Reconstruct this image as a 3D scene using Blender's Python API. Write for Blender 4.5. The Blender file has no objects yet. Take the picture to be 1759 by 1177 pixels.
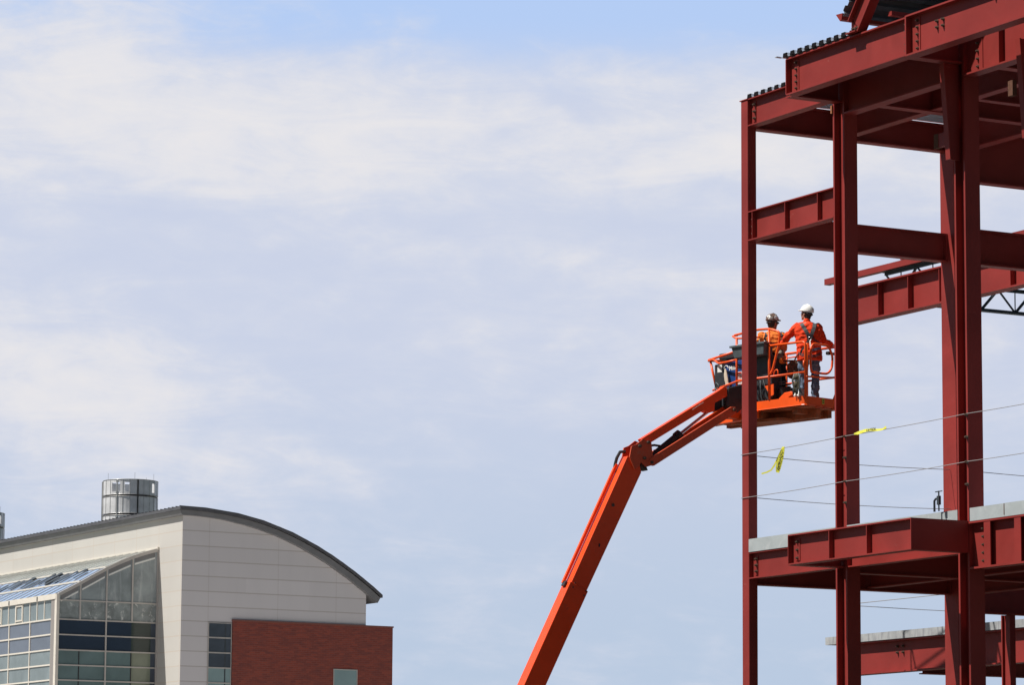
import bpy, bmesh, math, random
from mathutils import Vector, Matrix
from mathutils.bvhtree import BVHTree
from mathutils import noise as mnoise
R = math.radians
random.seed(7)
scn = bpy.context.scene
COL = scn.collection

# ------------------------------------------------------------------ camera
F_PX, IMG_W = 6275.2, 1759.0
PITCH, ROLL = 0.1433176, 0.00616337
cam_d = bpy.data.cameras.new('camera')
cam = bpy.data.objects.new('camera', cam_d); COL.objects.link(cam)
cp, sp = math.cos(PITCH), math.sin(PITCH); cr, sr = math.cos(ROLL), math.sin(ROLL)
fwd = Vector((0, cp, sp)); up0 = Vector((0, -sp, cp)); rt0 = Vector((1, 0, 0))
rt = rt0 * cr + up0 * sr; up = up0 * cr - rt0 * sr
m = Matrix.Identity(4)
for i in range(3):
    m[i][0] = rt[i]; m[i][1] = up[i]; m[i][2] = -fwd[i]
m[0][3], m[1][3], m[2][3] = 0, 0, 1.7
cam.matrix_world = m
cam_d.sensor_fit = 'HORIZONTAL'; cam_d.sensor_width = 36.0
cam_d.lens = 36.0 * F_PX / IMG_W
cam_d.clip_start = 0.5; cam_d.clip_end = 6000
scn.camera = cam

# ------------------------------------------------------------------ light
U3 = Vector((0.47827, -0.87821, 0)); V3 = Vector((0.87821, 0.47827, 0))   # steel frame axes
sun_dir = (-(V3) - 0.30 * U3 + Vector((0, 0, 1.60))).normalized()         # towards the sun
SUN_EL = math.asin(sun_dir.z); SUN_AZ = math.atan2(sun_dir.x, sun_dir.y)
sd = bpy.data.lights.new('sun', 'SUN'); sd.energy = 5.0; sd.angle = R(0.53); sd.color = (1.0, 0.955, 0.89)
so = bpy.data.objects.new('sun', sd); COL.objects.link(so)
so.rotation_euler = sun_dir.to_track_quat('Z', 'Y').to_euler(); so.location = (-30, 20, 60)

scn.view_settings.view_transform = 'Standard'; scn.view_settings.look = 'None'
scn.view_settings.exposure = 0.30; scn.view_settings.gamma = 1.0
scn.view_settings.use_curve_mapping = False
scn.render.engine = 'CYCLES'

world = bpy.data.worlds.new('World'); scn.world = world; world.use_nodes = True
nt = world.node_tree; nt.nodes.clear()
class G:
    """tiny helper for building node graphs"""
    def __init__(s, nt): s.nt = nt
    def n(s, t, **k):
        x = s.nt.nodes.new(t)
        for a, b in k.items(): setattr(x, a, b)
        return x
    def put(s, sock, v):
        if isinstance(v, bpy.types.NodeSocket): s.nt.links.new(v, sock)
        else: sock.default_value = v
    def m(s, op, a, b=0.0, c=None, clamp=False):
        x = s.n('ShaderNodeMath', operation=op); x.use_clamp = clamp
        s.put(x.inputs[0], a); s.put(x.inputs[1], b)
        if c is not None: s.put(x.inputs[2], c)
        return x.outputs[0]
    def mix(s, f, a, b, mode='MIX'):
        x = s.n('ShaderNodeMix', data_type='RGBA', blend_type=mode)
        s.put(x.inputs[0], f); s.put(x.inputs[6], a); s.put(x.inputs[7], b)
        return x.outputs[2]
    def ss(s, v, lo, hi):
        x = s.n('ShaderNodeMapRange', interpolation_type='SMOOTHSTEP')
        s.put(x.inputs[0], v); x.inputs[1].default_value = lo; x.inputs[2].default_value = hi
        return x.outputs[0]
    def xyz(s, a, b, c):
        x = s.n('ShaderNodeCombineXYZ')
        s.put(x.inputs[0], a); s.put(x.inputs[1], b); s.put(x.inputs[2], c)
        return x.outputs[0]
    def noise(s, vec, scale, detail=4, rough=0.5, dist=0.0):
        x = s.n('ShaderNodeTexNoise'); s.put(x.inputs['Vector'], vec)
        x.inputs['Scale'].default_value = scale; x.inputs['Detail'].default_value = detail
        x.inputs['Roughness'].default_value = rough; x.inputs['Distortion'].default_value = dist
        return x.outputs[0]

g = G(nt)
sky = g.n('ShaderNodeTexSky'); sky.sky_type = 'NISHITA'; sky.sun_disc = False
sky.sun_elevation = SUN_EL; sky.sun_rotation = SUN_AZ
sky.air_density = 1.0; sky.dust_density = 0.6; sky.ozone_density = 1.3; sky.altitude = 0
tc = g.n('ShaderNodeTexCoord'); sep = g.n('ShaderNodeSeparateXYZ')
nt.links.new(tc.outputs['Generated'], sep.inputs[0])
X, Y, Z = sep.outputs
az = g.m('MULTIPLY', g.m('ARCTAN2', X, Y), 57.2958)
el = g.m('MULTIPLY', g.m('ARCSINE', Z), 57.2958)
# clouds live on the celestial sphere: azimuth / elevation in degrees
def blob(ca, ce, wa, we, amp, tilt=0.0):
    da = g.m('DIVIDE', g.m('SUBTRACT', az, ca), wa)
    e2 = g.m('SUBTRACT', g.m('SUBTRACT', el, ce), g.m('MULTIPLY', g.m('SUBTRACT', az, ca), tilt))
    de = g.m('DIVIDE', e2, we)
    r2 = g.m('ADD', g.m('MULTIPLY', da, da), g.m('MULTIPLY', de, de))
    return g.m('MULTIPLY', g.m('EXPONENT', g.m('MULTIPLY', r2, -1.0)), amp)
pv = g.xyz(g.m('MULTIPLY', az, 0.42), g.m('MULTIPLY', el, 1.0), 3.7)
n1 = g.noise(pv, 0.55, 7, 0.58, 0.7)
pv2 = g.xyz(g.m('ADD', g.m('MULTIPLY', az, 0.34), g.m('MULTIPLY', el, 0.10)), g.m('MULTIPLY', el, 1.25), 9.1)
n2 = g.noise(pv2, 1.25, 9, 0.64, 0.9)
pv3 = g.xyz(g.m('MULTIPLY', az, 0.8), g.m('MULTIPLY', el, 1.3), 1.1)
n3 = g.noise(pv3, 2.6, 6, 0.6, 0.3)
pv4 = g.xyz(g.m('MULTIPLY', az, 0.75), g.m('MULTIPLY', el, 1.25), 5.5)
n4 = g.noise(pv4, 1.15, 9, 0.60, 0.25)
nz = g.m('ADD', g.m('ADD', g.m('MULTIPLY', g.m('SUBTRACT', n1, 0.5), 0.85), g.m('MULTIPLY', g.m('SUBTRACT', n2, 0.5), 1.05)),
         g.m('ADD', g.m('MULTIPLY', g.m('SUBTRACT', n3, 0.5), 0.18), g.m('MULTIPLY', g.m('SUBTRACT', n4, 0.5), 0.95)))
bias = g.m('ADD', 0.30, blob(-5.6, 11.45, 4.2, 1.15, 0.62, -0.07))
for b in [(-6.8, 12.9, 2.6, 1.3, 0.34, 0.0), (0.4, 11.35, 4.6, 0.95, 0.44, -0.05), (5.6, 10.95, 3.4, 0.75, 0.44, -0.05), (4.6, 12.1, 3.6, 0.5, 0.34, -0.12), (-7.0, 8.0, 3.0, 1.1, 0.34, -0.2),
          (-6.3, 6.9, 3.4, 1.2, 0.42, -0.30), (3.4, 9.15, 3.4, 0.40, 0.26, -0.10), (1.6, 8.0, 3.0, 0.8, 0.12, 0.0),
          (0.0, 13.6, 3.6, 0.80, -0.62, 0.0), (6.2, 13.7, 3.6, 0.7, -0.34, 0.0), (-4.6, 10.15, 2.6, 0.22, -0.34, -0.03), (1.0, 10.1, 3.0, 0.2, -0.20, -0.02),
          (1.5, 5.6, 5.0, 1.6, -0.16, -0.15), (5.0, 3.2, 7.0, 2.2, -0.20, 0.0)]:
    bias = g.m('ADD', bias, blob(*b))
raw = g.m('ADD', bias, nz)
dens = g.ss(raw, -0.02, 0.92)
# hazy air low in the sky, bluer again higher up and inside the gap between the cloud banks
hzc = g.mix(g.ss(el, 2.5, 9.0), (14.76, 17.84, 22.58, 1), (17.88, 19.51, 24.07, 1))
hzc = g.mix(g.ss(el, 11.8, 13.4), hzc, (13.77, 18.37, 27.26, 1))
cloud_col = g.mix(g.ss(raw, 0.25, 1.35), (20.05, 21.16, 24.44, 1), (24.82, 24.26, 24.63, 1))
bank = g.mix(g.m('MULTIPLY', dens, 0.97), hzc, cloud_col)
reg = g.m('MULTIPLY', g.ss(g.m('ABSOLUTE', az), 60.0, 24.0), g.ss(el, 34.0, 18.0))
fin = g.mix(reg, sky.outputs[0], bank)
bg = g.n('ShaderNodeBackground'); bg.inputs[1].default_value = 0.027
nt.links.new(fin, bg.inputs[0])
wo = g.n('ShaderNodeOutputWorld'); nt.links.new(bg.outputs[0], wo.inputs[0])

# ------------------------------------------------------------------ materials
def mat(name, col, rough=0.6, metal=0.0, spec=0.5, var=0.0, vscale=3.0, col2=None, f2=None, bump=0.0, bscale=30.0, streak=False):
    ma = bpy.data.materials.new(name); ma.use_nodes = True
    t = ma.node_tree; q = G(t); b = t.nodes['Principled BSDF']
    b.inputs['Roughness'].default_value = rough; b.inputs['Metallic'].default_value = metal
    b.inputs['Specular IOR Level'].default_value = spec
    c = (*col, 1); tcn = q.n('ShaderNodeTexCoord').outputs['Object']
    out = None
    if var:
        no = q.noise(tcn, vscale, 6, 0.6, 0.4)
        k = q.ss(no, 0.25, 0.75)
        out = q.mix(k, tuple(x * (1 - var) for x in col) + (1,), tuple(min(1, x * (1 + var)) for x in col) + (1,))
    if col2:
        vec = tcn
        if streak:
            mp = q.n('ShaderNodeMapping'); t.links.new(tcn, mp.inputs[0]); mp.inputs['Scale'].default_value = (1, 1, 0.18); vec = mp.outputs[0]
        no = q.noise(vec, f2[0], 8, 0.68, 0.6)
        out = q.mix(q.ss(no, f2[1], f2[2]), out if out else c, (*col2, 1))
    if out: t.links.new(out, b.inputs['Base Color'])
    else: b.inputs['Base Color'].default_value = c
    if bump:
        bn = q.n('ShaderNodeBump'); bn.inputs['Strength'].default_value = bump; bn.inputs['Distance'].default_value = 0.02
        t.links.new(q.noise(tcn, bscale, 5, 0.6), bn.inputs['Height']); t.links.new(bn.outputs[0], b.inputs['Normal'])
    return ma

def steel_material(name, base, scuff=(0.42, 0.17, 0.14), rust=(0.30, 0.085, 0.03)):
    ma = bpy.data.materials.new(name); ma.use_nodes = True
    t = ma.node_tree; q = G(t); b = t.nodes['Principled BSDF']
    tcn = q.n('ShaderNodeTexCoord').outputs['Object']
    big = q.ss(q.noise(tcn, 0.9, 5, 0.55, 0.5), 0.3, 0.7)
    c = q.mix(big, (*[x * 0.86 for x in base], 1), (*[x * 1.12 for x in base], 1))
    # pale rub marks
    mp = q.n('ShaderNodeMapping'); t.links.new(tcn, mp.inputs[0]); mp.inputs['Scale'].default_value = (1.0, 1.0, 2.2); mp.inputs['Rotation'].default_value = (0.3, 0.2, 0.5)
    a = q.ss(q.noise(mp.outputs[0], 5.5, 9, 0.72, 1.2), 0.60, 0.78)
    area = q.ss(q.noise(tcn, 1.3, 3, 0.5), 0.48, 0.66)
    c = q.mix(q.m('MULTIPLY', q.m('MULTIPLY', a, area), 0.75), c, (*scuff, 1))
    r_ = q.ss(q.noise(tcn, 7.0, 8, 0.7, 0.3), 0.66, 0.80)
    c = q.mix(q.m('MULTIPLY', r_, 0.55), c, (*rust, 1))
    t.links.new(c, b.inputs['Base Color'])
    b.inputs['Specular IOR Level'].default_value = 0.32
    rr = q.n('ShaderNodeMapRange'); t.links.new(q.noise(tcn, 4.0, 6, 0.6), rr.inputs[0]); rr.inputs[3].default_value = 0.38; rr.inputs[4].default_value = 0.62
    t.links.new(rr.outputs[0], b.inputs['Roughness'])
    bn = q.n('ShaderNodeBump'); bn.inputs['Strength'].default_value = 0.15; bn.inputs['Distance'].default_value = 0.01
    t.links.new(q.noise(tcn, 9, 4, 0.6), bn.inputs['Height']); t.links.new(bn.outputs[0], b.inputs['Normal'])
    return ma
M = {}
M['steel'] = steel_material('red_primer', (0.258, 0.031, 0.026))
M['bolt'] = mat('bolt_steel', (0.11, 0.075, 0.055), 0.55, 0.3, var=0.3, vscale=40)
M['galv'] = mat('galvanised', (0.42, 0.46, 0.47), 0.5, 0.15, var=0.10, vscale=2.5, col2=(0.50, 0.53, 0.54), f2=(5, 0.48, 0.72))
M['galv_stain'] = mat('stained_galvanised', (0.42, 0.435, 0.44), 0.55, 0.1, var=0.2, vscale=3, col2=(0.27, 0.28, 0.30), f2=(8, 0.44, 0.66), streak=True)
M['flute_shade'] = mat('black_flute_shade', (0.012, 0.010, 0.012), 0.95, spec=0.1)  # black in place of the shade inside the open flutes
M['deckm'] = mat('deck_metal', (0.60, 0.66, 0.74), 0.42, 0.35, var=0.10, vscale=2)
M['deckdark'] = mat('shaded_deck_metal', (0.13, 0.145, 0.165), 0.55, 0.2, var=0.2, vscale=2)  # deck metal darkened in colour to stand in for shade on the undersides
M['joist'] = mat('joist_grey', (0.05, 0.062, 0.072), 0.5, 0.2, var=0.2, vscale=6)
M['cable'] = mat('wire_rope', (0.36, 0.35, 0.35), 0.5, 0.3)
M['brown'] = mat('bare_end', (0.13, 0.065, 0.045), 0.9, spec=0.1, var=0.2, vscale=30)
M['orange'] = mat('orange_paint', (0.86, 0.098, 0.010), 0.38, 0.0, 0.4, var=0.08, vscale=2.0, col2=(0.60, 0.12, 0.04), f2=(6, 0.62, 0.80))
M['boom'] = mat('boom_red_orange_paint', (0.93, 0.080, 0.012), 0.34, 0.0, 0.4, var=0.10, vscale=1.2, col2=(0.55, 0.07, 0.03), f2=(4, 0.6, 0.8))
M['orange_old'] = mat('faded_orange_paint', (0.62, 0.088, 0.034), 0.5, 0.0, 0.4, var=0.10, vscale=3, col2=(0.48, 0.15, 0.09), f2=(9, 0.56, 0.78))
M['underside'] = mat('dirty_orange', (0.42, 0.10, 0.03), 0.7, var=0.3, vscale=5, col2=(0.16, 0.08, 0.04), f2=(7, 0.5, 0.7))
M['black'] = mat('black_rubber', (0.018, 0.018, 0.02), 0.55, var=0.3, vscale=8)
M['blackp'] = mat('black_plastic', (0.030, 0.032, 0.036), 0.45, var=0.25, vscale=8, bump=0.2)
M['greyp'] = mat('grey_plastic', (0.085, 0.105, 0.115), 0.5, var=0.18, vscale=10)
M['blue'] = mat('blue_paint', (0.012, 0.05, 0.20), 0.4, var=0.15, vscale=6)
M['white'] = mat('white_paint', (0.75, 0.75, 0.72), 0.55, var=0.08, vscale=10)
M['chrome'] = mat('chromed_rod', (0.55, 0.56, 0.58), 0.22, 0.9)
M['yellow'] = mat('yellow_film', (0.56, 0.55, 0.05), 0.5, var=0.1, vscale=20)
M['ink'] = mat('black_ink', (0.02, 0.02, 0.02), 0.6)
M['shirt1'] = mat('red_orange_cloth', (0.76, 0.056, 0.014), 0.85, spec=0.2, var=0.16, vscale=9, bump=0.5, bscale=22)
M['shirt2'] = mat('light_orange_cloth', (0.88, 0.24, 0.045), 0.85, spec=0.2, var=0.12, vscale=9, bump=0.5, bscale=22)
M['denim'] = mat('denim', (0.12, 0.165, 0.235), 0.9, spec=0.15, var=0.28, vscale=9, col2=(0.30, 0.36, 0.42), f2=(8, 0.56, 0.75), bump=0.4, bscale=26)
M['darkpants'] = mat('dark_denim', (0.022, 0.030, 0.042), 0.9, spec=0.15, var=0.3, vscale=9, bump=0.4, bscale=26)
M['skin'] = mat('skin', (0.42, 0.20, 0.13), 0.55, var=0.08, vscale=20)
M['hair'] = mat('dark_hair', (0.030, 0.022, 0.018), 0.6, var=0.3, vscale=60)
M['hat'] = mat('white_helmet', (0.82, 0.82, 0.80), 0.3, var=0.04, vscale=12)
M['webbing'] = mat('grey_webbing', (0.075, 0.080, 0.083), 0.8, var=0.2, vscale=30)
M['webred'] = mat('dark_red_webbing', (0.16, 0.035, 0.03), 0.8, var=0.2, vscale=30)
M['leather'] = mat('brown_leather', (0.15, 0.085, 0.055), 0.75, var=0.3, vscale=14, bump=0.4)
M['glove'] = mat('grey_glove', (0.17, 0.16, 0.13), 0.85, var=0.3, vscale=25, bump=0.4)
M['boot'] = mat('black_boot', (0.02, 0.018, 0.018), 0.5)
M['rag'] = mat('white_rag', (0.72, 0.72, 0.69), 0.9, var=0.1, vscale=20, bump=0.5)
M['rope'] = mat('olive_rope', (0.075, 0.065, 0.04), 0.9, var=0.4, vscale=60)
M['dirt'] = mat('site_dirt', (0.075, 0.066, 0.055), 0.95, spec=0.2, var=0.3, vscale=0.35, col2=(0.12, 0.11, 0.10), f2=(1.5, 0.5, 0.7), bump=0.8, bscale=3)
M['bounce_paving'] = mat('pale_bounce_paving', (0.52, 0.50, 0.49), 0.9, var=0.1, vscale=0.3)  # pale ground colour that throws light back onto the end wall
M['asphalt'] = mat('asphalt', (0.055, 0.055, 0.058), 0.9, spec=0.3, var=0.2, vscale=1.0)
# stickered helmet: patches of several real colours
def sticker_mat():
    ma = bpy.data.materials.new('stickered_helmet'); ma.use_nodes = True
    t = ma.node_tree; q = G(t); b = t.nodes['Principled BSDF']; b.inputs['Roughness'].default_value = 0.35
    tcn = q.n('ShaderNodeTexCoord').outputs['Object']
    v = q.n('ShaderNodeTexVoronoi'); t.links.new(tcn, v.inputs['Vector']); v.inputs['Scale'].default_value = 17
    cr_ = q.n('ShaderNodeValToRGB'); cr_.color_ramp.interpolation = 'CONSTANT'
    sp_ = q.n('ShaderNodeSeparateColor'); t.links.new(v.outputs['Color'], sp_.inputs[0]); t.links.new(sp_.outputs[0], cr_.inputs[0])
    e = cr_.color_ramp.elements; e[0].color = (0.20, 0.13, 0.10, 1); e[1].position = 0.8; e[1].color = (0.75, 0.74, 0.72, 1)
    for p, c in ((0.25, (0.36, 0.30, 0.26, 1)), (0.45, (0.10, 0.07, 0.06, 1)), (0.6, (0.42, 0.10, 0.06, 1)), (0.7, (0.30, 0.28, 0.27, 1))):
        k = e.new(p); k.color = c
    t.links.new(cr_.outputs[0], b.inputs['Base Color']); return ma
M['hat2'] = sticker_mat()

def panel_material(name, base, hz0, hstep, vlist, axis, vstep=None, v0=0.0, seam=(0.34, 0.31, 0.27)):
    """flat metal cladding with thin seams at real heights / distances along the wall"""
    ma = bpy.data.materials.new(name); ma.use_nodes = True
    t = ma.node_tree; q = G(t); b = t.nodes['Principled BSDF']; b.inputs['Roughness'].default_value = 0.5
    b.inputs['Specular IOR Level'].default_value = 0.4
    tcn = q.n('ShaderNodeTexCoord').outputs['Object']
    s = q.n('ShaderNodeSeparateXYZ'); t.links.new(tcn, s.inputs[0])
    h = q.m('PINGPONG', q.m('SUBTRACT', s.outputs[2], hz0), hstep / 2)
    line = q.m('LESS_THAN', h, 0.034)
    a = s.outputs[axis]
    if vstep: line = q.m('MAXIMUM', line, q.m('LESS_THAN', q.m('PINGPONG', q.m('SUBTRACT', a, v0), vstep / 2), 0.03))
    vl = 0.0
    for x in vlist: vl = q.m('MAXIMUM', vl, q.m('LESS_THAN', q.m('ABSOLUTE', q.m('SUBTRACT', a, x)), 0.03))
    # every panel a slightly different tone
    row = q.m('FLOOR', q.m('DIVIDE', q.m('SUBTRACT', s.outputs[2], hz0), hstep))
    colm = q.m('FLOOR', q.m('DIVIDE', q.m('SUBTRACT', a, v0), vstep or 4.9))
    wn = q.n('ShaderNodeTexWhiteNoise'); t.links.new(q.xyz(row, colm, 0), wn.inputs['Vector'])
    c = q.mix(wn.outputs[0], (*[x * 0.965 for x in base], 1), (*[min(1, x * 1.03) for x in base], 1))
    mp = q.n('ShaderNodeMapping'); t.links.new(tcn, mp.inputs[0]); mp.inputs['Scale'].default_value = (0.5, 0.5, 0.12)
    c = q.mix(q.m('MULTIPLY', q.ss(q.noise(mp.outputs[0], 1.6, 6, 0.6), 0.4, 0.75), 0.22), c, (*[x * 0.86 for x in base], 1))
    c = q.mix(q.m('MULTIPLY', line, 0.55), c, (*seam, 1))
    if vlist: c = q.mix(q.m('MULTIPLY', vl, 0.22), c, (*seam, 1))
    t.links.new(c, b.inputs['Base Color']); return ma
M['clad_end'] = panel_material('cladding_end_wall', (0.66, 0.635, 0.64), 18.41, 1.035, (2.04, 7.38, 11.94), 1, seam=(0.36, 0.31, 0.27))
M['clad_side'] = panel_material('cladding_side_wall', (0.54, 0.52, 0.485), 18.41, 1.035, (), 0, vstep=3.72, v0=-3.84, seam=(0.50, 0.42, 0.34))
def brick_material():
    ma = bpy.data.materials.new('red_brick'); ma.use_nodes = True
    t = ma.node_tree; q = G(t); b = t.nodes['Principled BSDF']; b.inputs['Roughness'].default_value = 0.85
    tcn = q.n('ShaderNodeTexCoord').outputs['Object']
    s = q.n('ShaderNodeSeparateXYZ'); t.links.new(tcn, s.inputs[0])
    br = q.n('ShaderNodeTexBrick'); t.links.new(q.xyz(s.outputs[1], s.outputs[2], 0), br.inputs['Vector'])
    br.inputs['Scale'].default_value = 1.0; br.inputs['Brick Width'].default_value = 0.40; br.inputs['Row Height'].default_value = 0.135
    br.inputs['Mortar Size'].default_value = 0.012; br.offset = 0.5
    br.inputs['Color1'].default_value = (0.30, 0.064, 0.040, 1); br.inputs['Color2'].default_value = (0.21, 0.045, 0.032, 1); br.inputs['Mortar'].default_value = (0.24, 0.085, 0.065, 1)
    mp = q.n('ShaderNodeMapping'); t.links.new(tcn, mp.inputs[0]); mp.inputs['Scale'].default_value = (1, 0.6, 2.6)
    no = q.ss(q.noise(mp.outputs[0], 2.3, 7, 0.7), 0.42, 0.66)
    c = q.mix(q.m('MULTIPLY', no, 0.6), br.outputs[0], (0.14, 0.045, 0.042, 1))
    t.links.new(c, b.inputs['Base Color']); return ma
M['brick'] = brick_material()
M['mull'] = mat('aluminium_mullion', (0.50, 0.47, 0.44), 0.45, 0.2, var=0.06, vscale=2)
M['mull_cream'] = mat('cream_frame', (0.66, 0.62, 0.55), 0.5, var=0.05, vscale=2)
M['roofm'] = mat('grey_zinc_roof', (0.115, 0.115, 0.125), 0.5, 0.25, var=0.14, vscale=1.5)
M['soffit'] = mat('eave_trim', (0.20, 0.20, 0.205), 0.55, 0.1, var=0.1, vscale=1.2)
M['navy'] = mat('spandrel_navy', (0.020, 0.034, 0.062), 0.12, 0, 0.45, var=0.1, vscale=0.4)
M['teal'] = mat('teal_glass', (0.125, 0.185, 0.19), 0.07, 0, 0.5, var=0.18, vscale=0.35)
M['tealg'] = mat('green_reflection_glass', (0.20, 0.225, 0.17), 0.07, 0, 0.5, var=0.18, vscale=0.4)  # greenish reflection put into the glass colour
M['darkgreen'] = mat('dark_green_glass', (0.035, 0.05, 0.045), 0.1, 0, 0.5, var=0.1, vscale=0.4)  # navy glass turned green by the same painted reflection
M['lav'] = mat('lavender_sky_reflection', (0.15, 0.175, 0.225), 0.1, 0, 0.7, var=0.15, vscale=0.3)  # reflected sky put into the glass colour
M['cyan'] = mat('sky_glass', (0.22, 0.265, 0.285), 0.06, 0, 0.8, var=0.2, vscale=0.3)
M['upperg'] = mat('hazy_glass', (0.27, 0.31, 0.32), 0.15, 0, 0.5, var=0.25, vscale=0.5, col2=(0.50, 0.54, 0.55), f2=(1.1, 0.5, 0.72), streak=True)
M['plasticg'] = mat('glass_over_creased_plastic', (0.24, 0.27, 0.27), 0.2, 0, 0.5, var=0.3, vscale=1.0, col2=(0.62, 0.64, 0.62), f2=(1.7, 0.55, 0.68))
M['roofglass'] = mat('roof_glass', (0.27, 0.37, 0.54), 0.25, 0.0, 0.6, var=0.18, vscale=0.5)
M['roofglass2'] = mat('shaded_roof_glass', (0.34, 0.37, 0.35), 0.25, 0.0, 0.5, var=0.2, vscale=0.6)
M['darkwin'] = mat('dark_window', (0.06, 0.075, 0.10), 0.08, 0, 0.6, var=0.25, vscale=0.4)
M['greenwin'] = mat('greenish_window', (0.24, 0.34, 0.35), 0.08, 0, 0.6, var=0.08, vscale=0.5)
M['stack'] = mat('stainless_mesh', (0.86, 0.86, 0.87), 0.36, 0.35, var=0.15, vscale=1.2)
M['stack_lt'] = mat('bright_stainless', (0.62, 0.62, 0.61), 0.35, 0.7, var=0.1, vscale=1.2)
M['stack_in'] = mat('grey_duct', (0.40, 0.41, 0.43), 0.5, 0.3, var=0.3, vscale=1.5)
M['grass'] = mat('grass_ground', (0.055, 0.062, 0.042), 0.95, var=0.3, vscale=0.3)

# ------------------------------------------------------------------ mesh helpers
class MB:
    def __init__(s): s.v = []; s.f = []
    def poly_prism(s, pts, off):
        """pts: list of 3d points (planar), off: vector"""
        b = len(s.v); n = len(pts); off = Vector(off)
        pts = [Vector(p) for p in pts]
        s.v += pts + [p + off for p in pts]
        s.f.append(tuple(b + i for i in range(n))[::-1]); s.f.append(tuple(b + n + i for i in range(n)))
        for i in range(n):
            j = (i + 1) % n; s.f.append((b + i, b + j, b + n + j, b + n + i))
        return s
    def box(s, x0, x1, y0, y1, z0, z1):
        return s.poly_prism([(x0, y0, z0), (x1, y0, z0), (x1, y1, z0), (x0, y1, z0)], (0, 0, z1 - z0))
    def tube(s, pts, r, n=8, closed=False, r2=None):
        pts = [Vector(p) for p in pts]; b = len(s.v); N = len(pts)
        prev = None
        for i, p in enumerate(pts):
            if closed: t = (pts[(i + 1) % N] - pts[i - 1])
            else: t = (pts[min(i + 1, N - 1)] - pts[max(i - 1, 0)])
            t.normalize()
            if prev is None:
                a = Vector((0, 0, 1)) if abs(t.z) < 0.9 else Vector((1, 0, 0))
                x = t.cross(a).normalized()
            else:
                x = (prev - t * prev.dot(t)).normalized()
            prev = x; y = t.cross(x)
            rr = r if r2 is None else r + (r2 - r) * i / (N - 1)
            for k in range(n):
                a = 2 * math.pi * k / n
                s.v.append(p + (x * math.cos(a) + y * math.sin(a)) * rr)
        for i in range(N if closed else N - 1):
            for k in range(n):
                j = (i + 1) % N; l = (k + 1) % n
                s.f.append((b + i * n + k, b + i * n + l, b + j * n + l, b + j * n + k))
        if not closed:
            s.f.append(tuple(b + k for k in range(n))[::-1]); s.f.append(tuple(b + (N - 1) * n + k for k in range(n)))
        return s
    def ell(s, c, r, seg=14, rings=10, z0=-1.0, z1=1.0, rot=None):
        b = len(s.v); c = Vector(c)
        a0 = math.asin(z0); a1 = math.asin(z1)
        for i in range(rings + 1):
            a = a0 + (a1 - a0) * i / rings
            for k in range(seg):
                t = 2 * math.pi * k / seg
                p = Vector((math.cos(a) * math.cos(t) * r[0], math.cos(a) * math.sin(t) * r[1], math.sin(a) * r[2]))
                if rot: p = rot @ p
                s.v.append(c + p)
        for i in range(rings):
            for k in range(seg):
                l = (k + 1) % seg
                s.f.append((b + i * seg + k, b + i * seg + l, b + (i + 1) * seg + l, b + (i + 1) * seg + k))
        s.f.append(tuple(b + k for k in range(seg))[::-1]); s.f.append(tuple(b + rings * seg + k for k in range(seg)))
        return s
    def loft(s, rings, n=18):
        """rings: (cx,cy,cz,rx,ry) stacked in z"""
        b = len(s.v)
        for (cx, cy, cz, rx, ry) in rings:
            for k in range(n):
                t = 2 * math.pi * k / n; ct, st = math.cos(t), math.sin(t)
                e = 0.85
                s.v.append(Vector((cx + rx * math.copysign(abs(ct) ** e, ct), cy + ry * math.copysign(abs(st) ** e, st), cz)))
        for i in range(len(rings) - 1):
            for k in range(n):
                l = (k + 1) % n
                s.f.append((b + i * n + k, b + i * n + l, b + (i + 1) * n + l, b + (i + 1) * n + k))
        s.f.append(tuple(b + k for k in range(n))[::-1]); s.f.append(tuple(b + (len(rings) - 1) * n + k for k in range(n)))
        return s
    def mesh(s, name):
        me = bpy.data.meshes.new(name); me.from_pydata([tuple(v) for v in s.v], [], s.f)
        bm = bmesh.new(); bm.from_mesh(me)
        bmesh.ops.recalc_face_normals(bm, faces=bm.faces); bm.to_mesh(me); bm.free(); me.update()
        return me
    def build(s, name, material, parent=None, smooth=False, bevel=0.0):
        me = s.mesh(name); me.materials.append(material)
        if smooth:
            for p in me.polygons: p.use_smooth = True
        o = bpy.data.objects.new(name, me); COL.objects.link(o)
        if parent: o.parent = parent
        if bevel:
            bv = o.modifiers.new('bevel', 'BEVEL'); bv.width = bevel; bv.segments = 2; bv.limit_method = 'ANGLE'
        return o
def tag(o, label=None, cat=None, group=None, kind=None):
    if label: o['label'] = label
    if cat: o['category'] = cat
    if group: o['group'] = group
    if kind: o['kind'] = kind
    return o
def empty(name, loc, rz=0.0):
    o = bpy.data.objects.new(name, None); COL.objects.link(o); o.location = loc; o.rotation_euler = (0, 0, rz)
    o.empty_display_size = 0.2
    return o
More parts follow.
